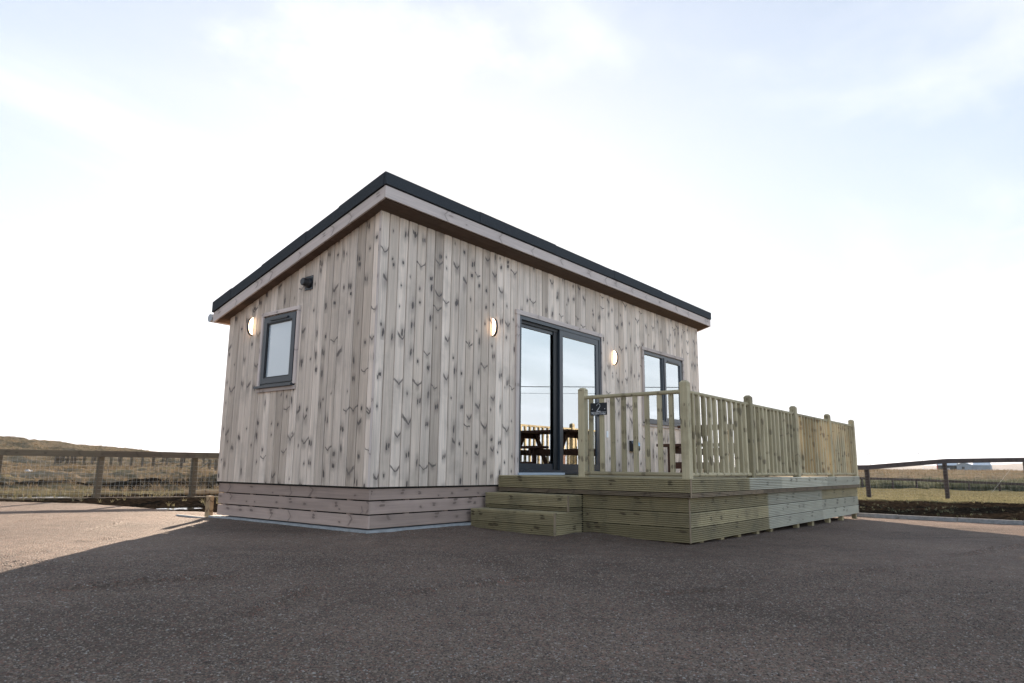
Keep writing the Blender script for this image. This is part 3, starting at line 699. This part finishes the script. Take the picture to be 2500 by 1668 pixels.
# curtains (hang inside)
def curtain(x0, x1, y, z0, z1, label, n=40, flare=0.0):
    m = MB(); N = n; rows = 10; P = []
    for k in range(N+1):
        col = []
        for j in range(rows+1):
            t = j/rows; xx = x0+(x1-x0)*k/N*(1+flare*(1-t)); col.append(Vector((xx, y+.025*math.sin(k*1.35)+.01*math.sin(k*.5+j), z0+(z1-z0)*t)))
        P.append(col)
    for k in range(N):
        for j in range(rows):
            q = [P[k][j], P[k+1][j], P[k+1][j+1], P[k][j+1]]
            m.face(q, [(0, 0)]*4); m.face([p+Vector((0, .004, 0)) for p in q[::-1]], [(0, 0)]*4)
    o = m.build('curtain', M['curtain'], smooth=True); return tag(o, label, 'curtain', 'curtains inside the lodge')
curtain(2.54, 2.86, .17, .09, 2.13, 'white curtain hanging inside the left pane of the sliding door', flare=.35)
curtain(4.08, 4.42, .17, .09, 2.13, 'white curtain hanging inside the right pane of the sliding door')
curtain(5.83, 6.2, .17, .85, 2.2, 'white curtain hanging inside the left pane of the front window')
curtain(7.05, 7.42, .17, .85, 2.2, 'white curtain hanging inside the right pane of the front window')

# wall lights: half-moon fittings
def wall_light(P, u, z, label):
    base = P(u, 0, z)
    t = empty('wall_light', base, label, 'wall light', 'half moon wall lights on the lodge')
    H, Dp, W = .118, .068, .020; n = 16
    arc = [(Dp*math.sin(math.pi*k/n)**.9, -H*math.cos(math.pi*k/n)) for k in range(n+1)]
    m = MB(); 
    def Q(u_, o, zz): return Vector(P(u+u_, o+.004, z+zz))
    for w0 in (-W, W):
        pts = [Q(w0*.8, o*.955+.001, zz*.965) for o, zz in arc]
        m.face(pts if w0 > 0 else pts[::-1], [(0, 0)]*len(pts))
    m.build('diffuser', M['lamp'], t)
    m = MB()
    for (o0, z0), (o1, z1) in zip(arc, arc[1:]):
        a, b, c0, d = Q(-W, o0, z0), Q(W, o0, z0), Q(W, o1, z1), Q(-W, o1, z1)
        a2, b2, c2, d2 = Q(-W, o0*.94, z0*.955), Q(W, o0*.94, z0*.955), Q(W, o1*.94, z1*.955), Q(-W, o1*.94, z1*.955)
        for f in ([a, b, c0, d], [d2, c2, b2, a2], [a, d, d2, a2], [b, b2, c2, c0]): m.face(f, [(0, 0)]*4)
    m.build('metal_band', M['lightband'], t)
    m = MB(); slab(m, lambda a, o, zz: P(u+a, o, z+zz), -.016, .016, .001, .005, -.12, .12); m.build('back_plate', M['lightband'], t)
M['lightband'] = plain('brown_metal', (.05, .042, .038), .4, metal=.6)
wall_light(PG, 2.42, 1.95, 'lit half moon wall light on the gable end beside the small window')
wall_light(PF, 1.89, 1.965, 'lit half moon wall light left of the sliding door')
wall_light(PF, 4.89, 1.96, 'lit half moon wall light between the sliding door and the front window')

# socket box and sticker
t = empty('outdoor_socket', (5.43, 0, .52), 'black outdoor socket box with blue flap on the wall behind the railing', 'socket')
m = MB(); m.prism([(-.004, .49), (-.055, .49), (-.075, .53), (-.07, .60), (-.035, .655), (-.004, .655)], 0, 5.33, 5.56); m.build('housing', M['black'], t)
m = MB(); m.prism([(-.0765, .575), (-.0715, .612), (-.040, .661), (-.037, .657), (-.0705, .602), (-.0755, .575)], 0, 5.385, 5.555); m.build('flap', M['blue'], t)
o = bx('wall_sticker', (4.625, -.006, .68), (4.68, -.003, .78), M['white'], kind=None); tag(o, 'small white sticker on the wall right of the sliding door', 'sticker')

# ------------------------------------------------------------------ deck
deck = empty('timber_deck', (5.5, -1.3, -.55), 'green treated timber deck with ribbed boards, railing and two steps against the lodge', 'deck')
def ribbed(m, P, u0, u1, z0, z1, o0, r=None, n=None, depth=.017, th=.032):
    """ribbed board standing on edge, ribs run along u; outward = o"""
    n = n or max(2, round((z1-z0)/.0195)); h = (z1-z0)/n; prof = [(o0-th, z0)]
    for k in range(n):
        z = z0+k*h
        prof += [(o0-depth, z+.0005), (o0-depth, z+h*.16), (o0-.001, z+h*.24), (o0, z+h*.32), (o0-.001, z+h*.50), (o0-depth*.55, z+h*.80)]
    prof += [(o0-depth, z1), (o0-th, z1)]
    a, b = P(u0, 0, 0), P(u1, 0, 0); ax = 0 if abs(a[0]-b[0]) > .001 else 1
    pr = []
    for (o, z) in prof:
        q = P(0 if ax == 0 else 0, o, z) if False else P(u0, o, z)
        pr.append((q[1] if ax == 0 else q[0], z))
    m.prism(pr, ax, min(a[ax], b[ax]), max(a[ax], b[ax]), r, off=(random.uniform(-.02, .02), rnd()*5), uc=1)
PW = lambda u, o, z: (u, -WD-o, z)        # long side of deck (faces -y)
PL = lambda u, o, z: (XD-o, u, z)         # left side of deck (faces -x)
# deck surface
m = MB(); y = -WD+.02
while y < -.03:
    b = min(y+.143, -.026)
    cuts = [XD+.02, XD+2.4+rnd()*.4, XD+4.7+rnd()*.3, XE-.02]
    for a_, b_ in zip(cuts, cuts[1:]): m.box((a_+.002, y+.003, ZD-.028), (b_-.002, b-.003, ZD-.001), 0)
    y = b
m.build('deck_boards', M['deck'], deck)
# upper fascia
def brd(P, u0, u1, z0, z1, o0, mat='deck', r=None, n=None, name='fascia_board', par=None):
    m = MB(); ribbed(m, P, u0, u1, z0, z1, o0, r, n); return m.build(name, M[mat], par or deck)
zt, zm, zlw = ZD, ZD-.143, ZD-.192
for a, b, mt in ((XD+.03, 3.66, 'deck'), (3.664, 4.83, 'fresh'), (4.834, 7.0, 'fresh'), (7.004, XE, 'fresh')):
    brd(PW, a, b, zm, zt, .0, mt)
for a, b in ((XD+.04, 4.2), (4.204, 6.6), (6.604, XE)): brd(PW, a, b, zlw, zm-.004, -.004, 'brownboard', n=3)
brd(PL, -WD+.012, -.024, zm, zt, .0); brd(PL, -WD+.012, -.024, zlw, zm-.004, -.006, 'brownboard', n=3)
PE = lambda u, o, z: (XE+o, u, z)
brd(PE, -WD+.012, -.024, zm, zt, .0); brd(PE, -WD+.012, -.024, zlw, zm-.004, -.004, n=3)
m = MB(); m.box((XD+.004, -WD+.003, zlw), (XD+.027, -WD+.011, zt-.004), 2); m.build('corner_batten', M['brownboard'], deck)
# lower cladding
zl = [(-.5208, -.379), (-.373, -.229), (-.223, zlw-.003)]
for k, (z0, z1) in enumerate(zl):
    js = [XD+.065, 4.38, 6.8, XE-.045]
    for j, (a, b) in enumerate(zip(js, js[1:])):
        mt = ('deck', 'fresh', 'deck')[j] if k == 2 else ('deck', 'fresh', 'fresh')[j]
        brd(PW, a+.001, b-.001, z0, z1, -.04, mt, name='side_board')
    brd(PL, -WD+.055, -1.23, z0, z1, -.04, 'deck', name='side_board')
    brd(PE, -WD+.055, -.03, z0, z1, -.04, 'deck', name='side_board')
bx('corner_batten', (XD+.044, -WD+.043, -.5208), (XD+.063, -WD+.053, zlw-.003), M['brownboard'], deck, 2)
# feet
for x in (2.35, 2.9, 3.4, 4.0, 4.5, 5.6, 6.3, 7.2, 8.0, 8.9): bx('foot', (x, -WD+.075, -.68), (x+.09, -WD+.14, -.3), M['deck'], deck, 2)
for y in (-2.3, -1.9, -1.5): bx('foot', (XD+.075, y, -.62), (XD+.14, y+.09, -.3), M['deck'], deck, 2)
m = MB(); m.box((XD+.15, -WD+.15, -.5), (XE-.15, -.05, -.08)); m.build('joist_frame', M['dark'], deck)
# steps
YS = 1.229
def step(x0, z1, zb_, label, xr):
    tr = MB(); w_ = .122
    for k in range(2):
        tr.box((x0+.004+k*.128, -YS+.014, z1-.026), (x0+.126+k*.128, -.034, z1-.001), 1, bev=.003)
    t = tr.build('step', M['deck'], deck); t['label'] = label
    P = lambda u, o, z: (x0-o, u, z); Q = lambda u, o, z: (u, -YS-o, z)
    h = .132
    brd(P, -YS, -.034, z1-h, z1-.0, .0, name='riser', par=t)
    zc = z1-h-.005
    if zb_ < zc-.02: brd(P, -YS, -.034, zb_, zc, -.004, name='riser', par=t)
    brd(Q, x0+.03, xr, z1-h, z1-.003, .0, name='side_board', par=t)
    if zb_ < zc-.02: brd(Q, x0+.03, xr, zb_, zc, -.002, name='side_board', par=t)
    bx('corner_batten', (x0+.002, -YS-.002, zb_), (x0+.026, -YS+.010, z1-.004), M['brownboard'], t, 2)
    return t
step(1.7563, -.0824, -.2590, 'upper step of ribbed boards', XD+.04)
step(1.5021, -.2604, -.5000, 'lower step of ribbed boards', XD+.04)
m = MB(); m.box((1.55, -YS+.05, -.5), (XD, -.06, -.3)); m.box((1.80, -YS+.05, -.29), (XD, -.06, -.115)); m.build('step_carcass', M['dark'], deck)
# railing
ZT = ZD+1.009
def post(x, y, top=ZT, w=.086):
    h = w/2; m = MB(); r = rnd()
    m.box((x-h, y-h, ZD-.005), (x+h, y+h, top-.058), 2, r, bev=.004)
    m.box((x-h+.003, y-h+.003, top-.058), (x+h-.003, y+h-.003, top-.053), 2, r)
    m.box((x-h, y-h, top-.053), (x+h, y+h, top-.022), 2, r, bev=.004)
    lo = [(x-h+.002, y-h+.002), (x+h-.002, y-h+.002), (x+h-.002, y+h-.002), (x-h+.002, y+h-.002)]; q = h*.5
    hi = [(x-q, y-q), (x+q, y-q), (x+q, y+q), (x-q, y+q)]
    for i in range(4):
        j = (i+1) % 4; m.face([(*lo[i], top-.022), (*lo[j], top-.022), (*hi[j], top), (*hi[i], top)], [(-.03, 0), (.03, 0), (.02, .03), (-.02, .03)], r)
    m.face([(*p, top) for p in hi], [(-.02, 0), (.02, 0), (.02, .03), (-.02, .03)], r)
    return m.build('railing_post', M['rail'], deck)
def bar(a, b, z, name):       # rounded rail along x or y
    ax = 0 if abs(a[0]-b[0]) > abs(a[1]-b[1]) else 1; cc_ = a[1-ax]; R = .0225
    prof = [(cc_+R*math.cos(t), z+R*1.0*math.sin(t)) for t in [math.pi*k/8*2+math.pi/8 for k in range(8)]]
    m = MB(); m.prism(prof, ax, min(a[ax], b[ax]), max(a[ax], b[ax])); return m.build(name, M['rail'], deck)
def baluster(x, y):
    w_ = .0222; jx, jy = random.uniform(-.003, .003), random.uniform(-.003, .003); x += jx; y += jy; m = MB()
    def sh(q, tx=random.uniform(-.003, .003), ty=random.uniform(-.003, .003)): return [q[0]+tx*q[2], q[1]+ty*q[2], q[2]]
    m.box((x-w_, y-w_, ZD+.045), (x+w_, y+w_, ZD+.885), 2, bev=.004, shear=sh); return m.build('baluster', M['rail'], deck)
xl, yf, xe = XD+.058, -WD+.058, XE-.058
PX = [xl, 3.885, 5.67, 7.44, xe]
for x in PX: post(x, yf)
post(xl, -1.235+.0); post(xe, -.06); post(xe, -1.3)
RZ, BZ = ZD+.893, ZD+.040
for a, b in zip(PX, PX[1:]):
    bar((a+.043, yf), (b-.043, yf), RZ, 'handrail'); bar((a+.043, yf), (b-.043, yf), BZ, 'bottom_rail')
    n = 11; g_ = (b-a-.086)/(n+.55)
    for k in range(n): baluster(a+.043+g_*(k+.78), yf)
bar((xl-.02, -1.27), (xl-.02, yf+.043), RZ, 'handrail'); bar((xl-.02, -1.27), (xl-.02, yf+.043), BZ, 'bottom_rail')
for y in (-1.352, -1.488, -1.629, -1.769, -1.916, -2.057, -2.202, -2.340): baluster(xl-.005, y)
for a, b in ((-.103, -1.257), (-1.343, yf+.043)):
    bar((xe, a), (xe, b), RZ, 'handrail'); bar((xe, a), (xe, b), BZ, 'bottom_rail')
    for k in range(7): baluster(xe, a+(b-a)*(k+.5)/7)

# house sign on the railing
sx = xl-.036
sg = empty('house_sign', (sx, -1.47, .80), 'black slate sign with white 2 screwed to the short side of the railing', 'sign')
bx('plate', (sx-.006, -1.578, .802), (sx, -1.362, .940), M['signface'], sg)
def PS(u, v): return Vector((sx-.0075, -1.47-u, .871+v))      # u right, v up
m = MB()
def stroke(pts, wd):
    pts = [Vector((p[0], p[1])) for p in pts]
    for a, b in zip(pts, pts[1:]):
        d = (b-a).normalized(); n_ = Vector((-d.y, d.x))*wd/2; a2 = a-d*wd*.35; b2 = b+d*wd*.35
        q = [a2-n_, b2-n_, b2+n_, a2+n_]; f = [PS(p.x, p.y) for p in q]
        m.face(f, [(0, 0)]*4)
        m.face([p+Vector((.0012, 0, 0)) for p in f[::-1]], [(0, 0)]*4)
arc = [(-.002+.0215*math.cos(t), .036+.0225*math.sin(t)) for t in [math.radians(a) for a in range(175, -50, -15)]]
stroke(arc+[(-.025, -.026), (.0245, -.026)], .0052)
stroke([(-.098, -.036), (.098, -.036)], .0028)
m.build('numeral', M['white'], sg)
cu = bpy.data.curves.new('lettering', 'FONT'); cu.body = 'Marabhal Lodge'; cu.size = .0285; cu.align_x = 'CENTER'; cu.align_y = 'CENTER'
to = bpy.data.objects.new('tmp', cu); C.objects.link(to); bpy.context.view_layer.update()
tm = bpy.data.meshes.new_from_object(to.evaluated_get(bpy.context.evaluated_depsgraph_get())); bpy.data.objects.remove(to)
Mx = Matrix(((0, 0, -1, 0), (-1, 0, 0, 0), (0, 1, 0, 0), (0, 0, 0, 1))); tm.transform(Matrix.Translation(PS(0, -.0515))@Mx)
lo_ = link('lettering', tm, M['white'], sg)
m = MB()
for u in (-.082, .082): m = MB(); tube(m, [PS(u, 0)+Vector((.002, 0, 0)), PS(u, 0)-Vector((.002, 0, 0))], .0045, 10); m.build('screw', M['white'], sg)

# picnic table on the deck: long axis along y
pt = empty('picnic_table', (5.4, -1.8, ZD), 'dark brown wooden picnic table with fixed benches standing on the deck behind the railing', 'picnic table')
ty0, ty1 = -2.20, -.98
m = MB()
for k in range(5): m.box((5.06+k*.145, ty0, ZD+.70), (5.06+k*.145+.138, ty1, ZD+.738), 1, bev=.003)
m.build('tabletop', M['table'], pt)
for xb in (4.36, 6.18):
    m = MB()
    for k in range(2): m.box((xb+k*.145, ty0, ZD+.405), (xb+k*.145+.138, ty1, ZD+.443), 1, bev=.003)
    m.build('bench', M['table'], pt)
for y in (ty0+.18, ty1-.22):
    m = MB(); m.box((4.38, y, ZD+.31), (6.46, y+.04, ZD+.404), 0); m.build('cross_beam', M['table'], pt)
    m = MB(); m.box((5.08, y, ZD+.61), (5.76, y+.04, ZD+.699), 0); m.build('top_beam', M['table'], pt)
    for sg_, xa in ((-1, 5.25), (1, 5.59)):
        m = MB(); m.box((xa-.045, y+.042, ZD+.002), (xa+.045, y+.082, ZD+.69), 2, shear=lambda q, s_=sg_: [q[0]+s_*(ZD+.69-q[2])*.62, q[1], q[2]]); m.build('leg', M['table'], pt)
    for xa in (4.42, 6.30):
        m = MB(); m.box((xa, y+.042, ZD+.002), (xa+.08, y+.08, ZD+.40), 2); m.build('leg', M['table'], pt)
m = MB(); m.box((4.47, ty0+.2, ZD+.10), (4.50, ty1-.2, ZD+.19), 1); m.build('stretcher', M['table'], pt)

# timber peg at the rear corner
o = bx('timber_peg', (-.01, 3.10, -.45), (.05, 3.20, -.19), M['peg'], None, 2, .004); tag(o, 'short pale timber offcut standing at the rear corner of the slatted skirt', 'timber offcut')

# ------------------------------------------------------------------ fences
def fence(name, pts, top, base, label, mat, rail_h=.12, wire=True, pw=.1, gravel=True, cell=.075, wr=.0017, cat='fence'):
    t = empty(name, (*pts[len(pts)//2], base(*pts[len(pts)//2])), label, cat)
    tops = [top(x, y) for x, y in pts]
    for (x, y), zt_ in zip(pts, tops):
        zb_ = base(x, y); m = MB(); lx = random.uniform(-.02, .02)
        m.box((x-pw/2, y-pw/2, zb_-.15), (x+pw/2, y+pw/2, zt_-.004), 2, shear=lambda q, l=lx, z0=zb_: [q[0]+l*(q[2]-z0), q[1], q[2]]); m.build('post', mat, t)
    for i, (a, b) in enumerate(zip(pts, pts[1:])):
        A = Vector((*a, tops[i])); B = Vector((*b, tops[i+1])); d = (B-A).normalized(); side = Vector((d.y, -d.x, 0)).normalized()
        if (CAM-A).dot(side) < 0: side = -side
        m = MB(); r = rnd(); o0 = pw/2+.003
        for (e0, e1, h0, h1) in (((o0, o0+.045, -rail_h, 0),)):
            q = [A+side*e0+Vector((0, 0, h0)), A+side*e1+Vector((0, 0, h0)), A+side*e1+Vector((0, 0, h1)), A+side*e0+Vector((0, 0, h1))]
            w2 = [p+(B-A)*.998 for p in q]; Ln = (B-A).length
            for k in range(4):
                j = (k+1) % 4; m.face([q[k], q[j], w2[j], w2[k]], [(-.05, 0), (.05, 0), (.05, Ln), (-.05, Ln)], r)
            m.face(q[::-1], [(0, 0)]*4, r); m.face(w2, [(0, 0)]*4, r)
        m.build('rail', mat, t)
        if gravel:
            m = MB(); za, zb2 = base(*a), base(*b); sd2 = side*(pw/2+.02)
            q = [Vector((*a, za-.1))+sd2*.6, Vector((*a, za-.1))+sd2*1.6, Vector((*a, za+.035))+sd2*1.6, Vector((*a, za+.035))+sd2*.6]
            dv = Vector((*b, zb2))-Vector((*a, za)); w2 = [p+dv*.998 for p in q]
            for k in range(4): j = (k+1) % 4; m.face([q[k], q[j], w2[j], w2[k]], [(-.02, 0), (.02, 0), (.02, 1.7), (-.02, 1.7)], r)
            m.face(q[::-1], [(0, 0)]*4, r); m.build('base_rail', mat, t)
    if wire:
        m = MB()
        def strand(p, q):
            d = (q-p).normalized(); n1_ = d.orthogonal().normalized()*wr; n2_ = d.cross(n1_).normalized()*wr
            A_ = [p+n1_, p+n2_, p-n1_, p-n2_]; B_ = [v_+(q-p) for v_ in A_]
            for k in range(4): j = (k+1) % 4; m.face([A_[k], A_[j], B_[j], B_[k]], [(0, 0)]*4)
        for i, (a, b) in enumerate(zip(pts, pts[1:])):
            A = Vector((*a, base(*a)+.03)); B = Vector((*b, base(*b)+.03)); T0 = tops[i]-.06-A.z; T1 = tops[i+1]-.06-B.z
            d = (B-A).normalized(); side = Vector((d.y, -d.x, 0)).normalized(); side = side if (CAM-A).dot(side) > 0 else -side
            A += side*.052; B += side*.052; n_ = int((B-A).length/cell)
            for k in range(n_+1): f = k/n_; p = A.lerp(B, f); strand(p, p+Vector((0, 0, T0+(T1-T0)*f)))
            for k in range(12): f = k/11; strand(A+Vector((0, 0, T0*f)), B+Vector((0, 0, T1*f)))
        m.build('wire_mesh', M['wire'], t)
    return t
FL = [(-5.1, 12.35), (-3.5, 11.75), (-1.95, 11.1), (-.35, 10.47), (1.22, 9.85), (2.83, 9.15), (4.45, 8.4), (6.05, 7.65)]
fence('wire_mesh_fence', FL, lambda x, y: .455, lambda x, y: -.5, 'brown post and rail fence with wire mesh left of the lodge', M['fence'])
FR = [(12.3, 1.6), (14.1, .15), (15.86, -1.24), (17.64, -2.8), (19.29, -4.5), (20.95, -6.2)]
fence('wire_mesh_fence', FR, lambda x, y: float(np.interp(x, [12, 15.86, 17.64, 19.29, 21], [.25, .37, .56, .62, .66])), lambda x, y: float(np.interp(x, [12, 15.86, 17.64, 21], [-.52, -.5, -.45, -.46])),
      'dark post and rail fence with wire mesh behind the kerb on the right', M['fenceshade'], gravel=False, cell=.1, wr=.0009)
F2 = [(52.4, 15.2), (52.3, 13.2), (52.2, 11.0), (52.1, 8.8), (52.0, 6.84), (52.3, 4.89), (52.5, 3.41), (51.7, 1.6), (51.02, .12), (50.2, -1.6), (49.4, -3.3), (48.6, -5)]
fence('rail_fence', F2, lambda x, y: float(np.interp(y, [-5, -1.6, 6.8, 15], [-.46, -.40, -.24, -.15])), lambda x, y: -1.02, 'low dark rail fence between the cut grass and the reeds', M['fenceshade'], rail_h=.16, wire=False, gravel=False, pw=.11)
# far line of posts on the moor
FP = [(18.81, 65.61), (19.12, 66.04), (19.51, 66.43), (20.01, 67.32), (19.67, 65.32), (19.64, 64.28), (19.87, 64.19), (20.54, 63.95), (20.78, 62.8), (23.44, 69.28), (21.77, 61.35), (24.58, 66.69), (22.48, 61.07), (22.46, 58.91), (22.45, 56.74), (22.81, 55.49), (28.94, 66.98), (25.01, 57.78), (23.45, 51.87), (30.7, 66.14), (23.45, 49.64), (32.34, 65.31), (23.48, 47.37), (22.46, 44.51), (24.5, 43), (33.5, 63)]
t = empty('paddock_fence', (22, 60, 0), 'distant run of dark fence posts standing on the moor behind the left fence', 'fence')
def gz(x, y): return float(height(np.array([float(x)]), np.array([float(y)]))[0])
for x, y in FP:
    z = gz(x, y); m = MB(); m.box((x-.08, y-.08, z-.2), (x+.08, y+.08, z+1.05+random.uniform(-.05, .05)), 2); m.build('post', M['fence'], t)
m = MB(); tube(m, [(18.9, 65.8, gz(18.9, 65.8)+.45), (20.6, 63.8, gz(20.6, 63.8)+.45)], .06, 5); m.build('rail', M['fence'], t)
m = MB(); tube(m, [(22.3, 46.9, gz(22.3, 46.9)+.1), (23.5, 47.3, gz(23.5, 47.3)+.95)], .06, 5); m.build('brace', M['fence'], t)

# lying log, litter bag
m = MB(); tube(m, [(3.15, 10.15, -.42), (3.9, 9.85, -.42), (5.0, 9.3, -.43)], .055, 10); tag(m.build('timber_pole', M['peg']), 'pale round timber lying on the soil behind the left fence', 'timber pole')
def blob(name, cx, cy, cz, rx, ry, rz, seed, mat):
    g = np.random.default_rng(seed); V_, F_ = [], []; n, k = 12, 7
    for a in range(k+1):
        for b in range(n):
            ph = math.pi*a/k; t_ = 2*math.pi*b/n; q = g.uniform(.75, 1.2)
            V_.append((cx+rx*q*math.sin(ph)*math.cos(t_), cy+ry*q*math.sin(ph)*math.sin(t_), cz+rz*q*math.cos(ph)))
    for a in range(k):
        for b in range(n): F_.append((a*n+b, (a+1)*n+b, (a+1)*n+(b+1) % n, a*n+(b+1) % n))
    me = bpy.data.meshes.new(name); me.from_pydata(V_, [], F_); return link(name, me, mat)
tag(blob('plastic_bag', 4.56, 25.02, gz(4.56, 25.02)+.10, .17, .14, .13, 3, M['rag']), 'crumpled white plastic bag lying in the moor grass behind the left fence', 'plastic bag')

# ------------------------------------------------------------------ far buildings
def shed(name, x0, x1, y0, y1, z, eave, ridge, wall, roof, label, end=None):
    t = empty(name, ((x0+x1)/2, (y0+y1)/2, z), label, 'shed')
    m = MB(); m.box((x0, y0, z), (x1, y1, z+eave), 2); 
    for xx in (x0, x1-.05):
        m.prism([(y0, z+eave), (y1, z+eave), ((y0+y1)/2, z+ridge)], 0, xx, xx+.05) if False else None
    m.build('wall', wall, t)
    xm = (x0+x1)/2
    m = MB(); m.prism([(x0, z+eave+.01), (x1, z+eave+.01), (xm, z+ridge-.05)], 1, y0+.02, y1-.02); m.build('gable', wall, t)
    m = MB(); m.prism([(x0-.3, z+eave-.05), (xm, z+ridge), (x1+.3, z+eave-.05), (x1+.3, z+eave+.1), (xm, z+ridge+.18), (x0-.3, z+eave+.1)], 1, y0-.2, y1+.2); m.build('roof', roof, t)
    return t
zz = .55
t = shed('farm_shed', 292, 299, 28.3, 34.0, zz, 1.95, 2.9, M['shed_dark'], M['shed_roof'], 'long dark shed with pale roof and red end on the horizon', None)
m = MB(); m.box((291.9, 33.9, zz), (299.1, 34.25, zz+2.3)); m.build('red_end', M['shed_red'], t)
m = MB(); m.box((291.85, 30.2, zz), (291.95, 31.9, zz+1.0)); m.build('door', M['gutter'], t)
t = empty('grey_barn', (295, 24.5, zz), 'grey metal barn beside the dark shed on the horizon', 'barn')
m = MB(); m.prism([(28.0, zz), (28.0, zz+1.9), (26.0, zz+2.9), (23.6, zz+1.95), (23.6, zz)], 0, 291, 298); m.build('wall', M['shed_grey'], t)
m = MB(); m.prism([(28.2, zz+1.85), (26.0, zz+3.0), (23.6, zz+2.0), (23.6, zz+2.15), (26.0, zz+3.15), (28.2, zz+2.0)], 0, 290.8, 298.1); m.build('roof', M['shed_roof'], t)
m = MB(); m.box((290.9, 25.6, zz+.7), (290.98, 26.4, zz+1.5)); m.build('window', M['shed_dark'], t)
t = empty('long_barn', (297, 21, zz), 'pale grey long barn at the right end of the sheds on the horizon', 'barn')
m = MB(); m.box((293, 18.2, zz), (301, 23.5, zz+2.1)); m.build('wall', M['shed_grey'], t)
m = MB(); m.prism([(292.8, zz+2.05), (297, zz+3.2), (301.2, zz+2.05)], 1, 18.4, 23.4); m.build('roof', M['shed_roof'], t)

def turbine(x, y, hub, blade, a0, label, base=.5):
    t = empty('wind_turbine', (x, y, base), label, 'wind turbine', 'wind turbines on the horizon')
    m = MB(); tube(m, [(x, y, base), (x, y, hub)], [.75, .4], 10); m.build('tower', M['turbine'], t)
    m = MB(); tube(m, [(x-1.2, y-.4, hub), (x+1.6, y+.5, hub)], .55, 8); m.build('nacelle', M['turbine'], t)
    for k in range(3):
        a = math.radians(a0+120*k); d = Vector((.2*math.cos(a), -math.cos(a), math.sin(a)))
        p = Vector((x-1.6, y-.5, hub)); m = MB(); tube(m, [p, p+d*blade*.2, p+d*blade], [.35, .55, .12], 6); m.build('blade', M['turbine'], t)
turbine(1170, 239, 27.5, 14, 100, 'left pale wind turbine just above the fence rail by the deck')
turbine(1182, 171.5, 27.5, 17, 75, 'right pale wind turbine above the fence rail left of the sheds')
def pole(x, y, h, rad, label, base, arm=True, name='utility_pole', lx=0.0):
    t = empty(name, (x, y, base), label, 'utility pole')
    m = MB(); tube(m, [(x, y, base-.3), (x+lx, y, base+h)], [rad, rad*.75], 8); m.build('mast', M['fence'], t)
    if arm:
        m = MB(); tube(m, [(x-.5, y-.6, base+h-.3), (x+.5, y+.6, base+h-.3)], .06, 6); m.build('cross_arm', M['fence'], t)
    return t
pole(374, 25, 5.3, .16, 'thin dark pole on the moor right of the sheds', .9, True, lx=-.5)
# overhead line beyond the frame (mirrored in the door glass)
ax_, ay_ = 39.6, -41.4
A = (ax_+.628*46, ay_+.778*46); B = (ax_-.628*50, ay_-.778*50)
pole(*A, 8.6, .14, 'tall wooden pole of the overhead line right of the yard', -1.0, True); pole(*B, 8.6, .14, 'tall wooden pole of the overhead line behind the camera', -.6, True)
for off, zz_ in ((.0, 7.9), (.55, 7.3)):
    m = MB(); pts = []
    for k in range(41):
        f = k/40; pts.append((B[0]+(A[0]-B[0])*f+off, B[1]+(A[1]-B[1])*f+off, zz_-.55*4*f*(1-f)*.6))
    tube(m, pts, .035 if off == 0 else .015, 5); o = m.build('overhead_cable', M['cable']); tag(o, 'black overhead cable mirrored in the door and window glass' if off == 0 else 'thinner overhead cable mirrored just below the black one', 'cable')
m = MB(); a3 = Vector((45.2, -1.57, -.95)); b3 = Vector((A[0], A[1], 7.4)); tube(m, [a3, a3.lerp(b3, .5)-Vector((0, 0, .5)), b3], .006, 5)
tag(m.build('stay_wire', M['wire']), 'thin pale stay wire slanting up from the grass at the right edge', 'wire')

# thin air between the camera and the far hills
hm = bpy.data.materials.new('haze'); hm.use_nodes = True; nt = hm.node_tree; nt.nodes.remove(nt.nodes['Principled BSDF'])
pv = nt.nodes.new('ShaderNodeVolumePrincipled'); pv.inputs['Density'].default_value = .00006; pv.inputs['Color'].default_value = (.92, .95, 1, 1); pv.inputs['Anisotropy'].default_value = .3
nt.links.new(pv.outputs[0], nt.nodes['Material Output'].inputs['Volume'])
m = MB(); m.box((-7600, -7600, -4), (7600, 7600, 60)); m.build('haze', hm, kind='stuff')
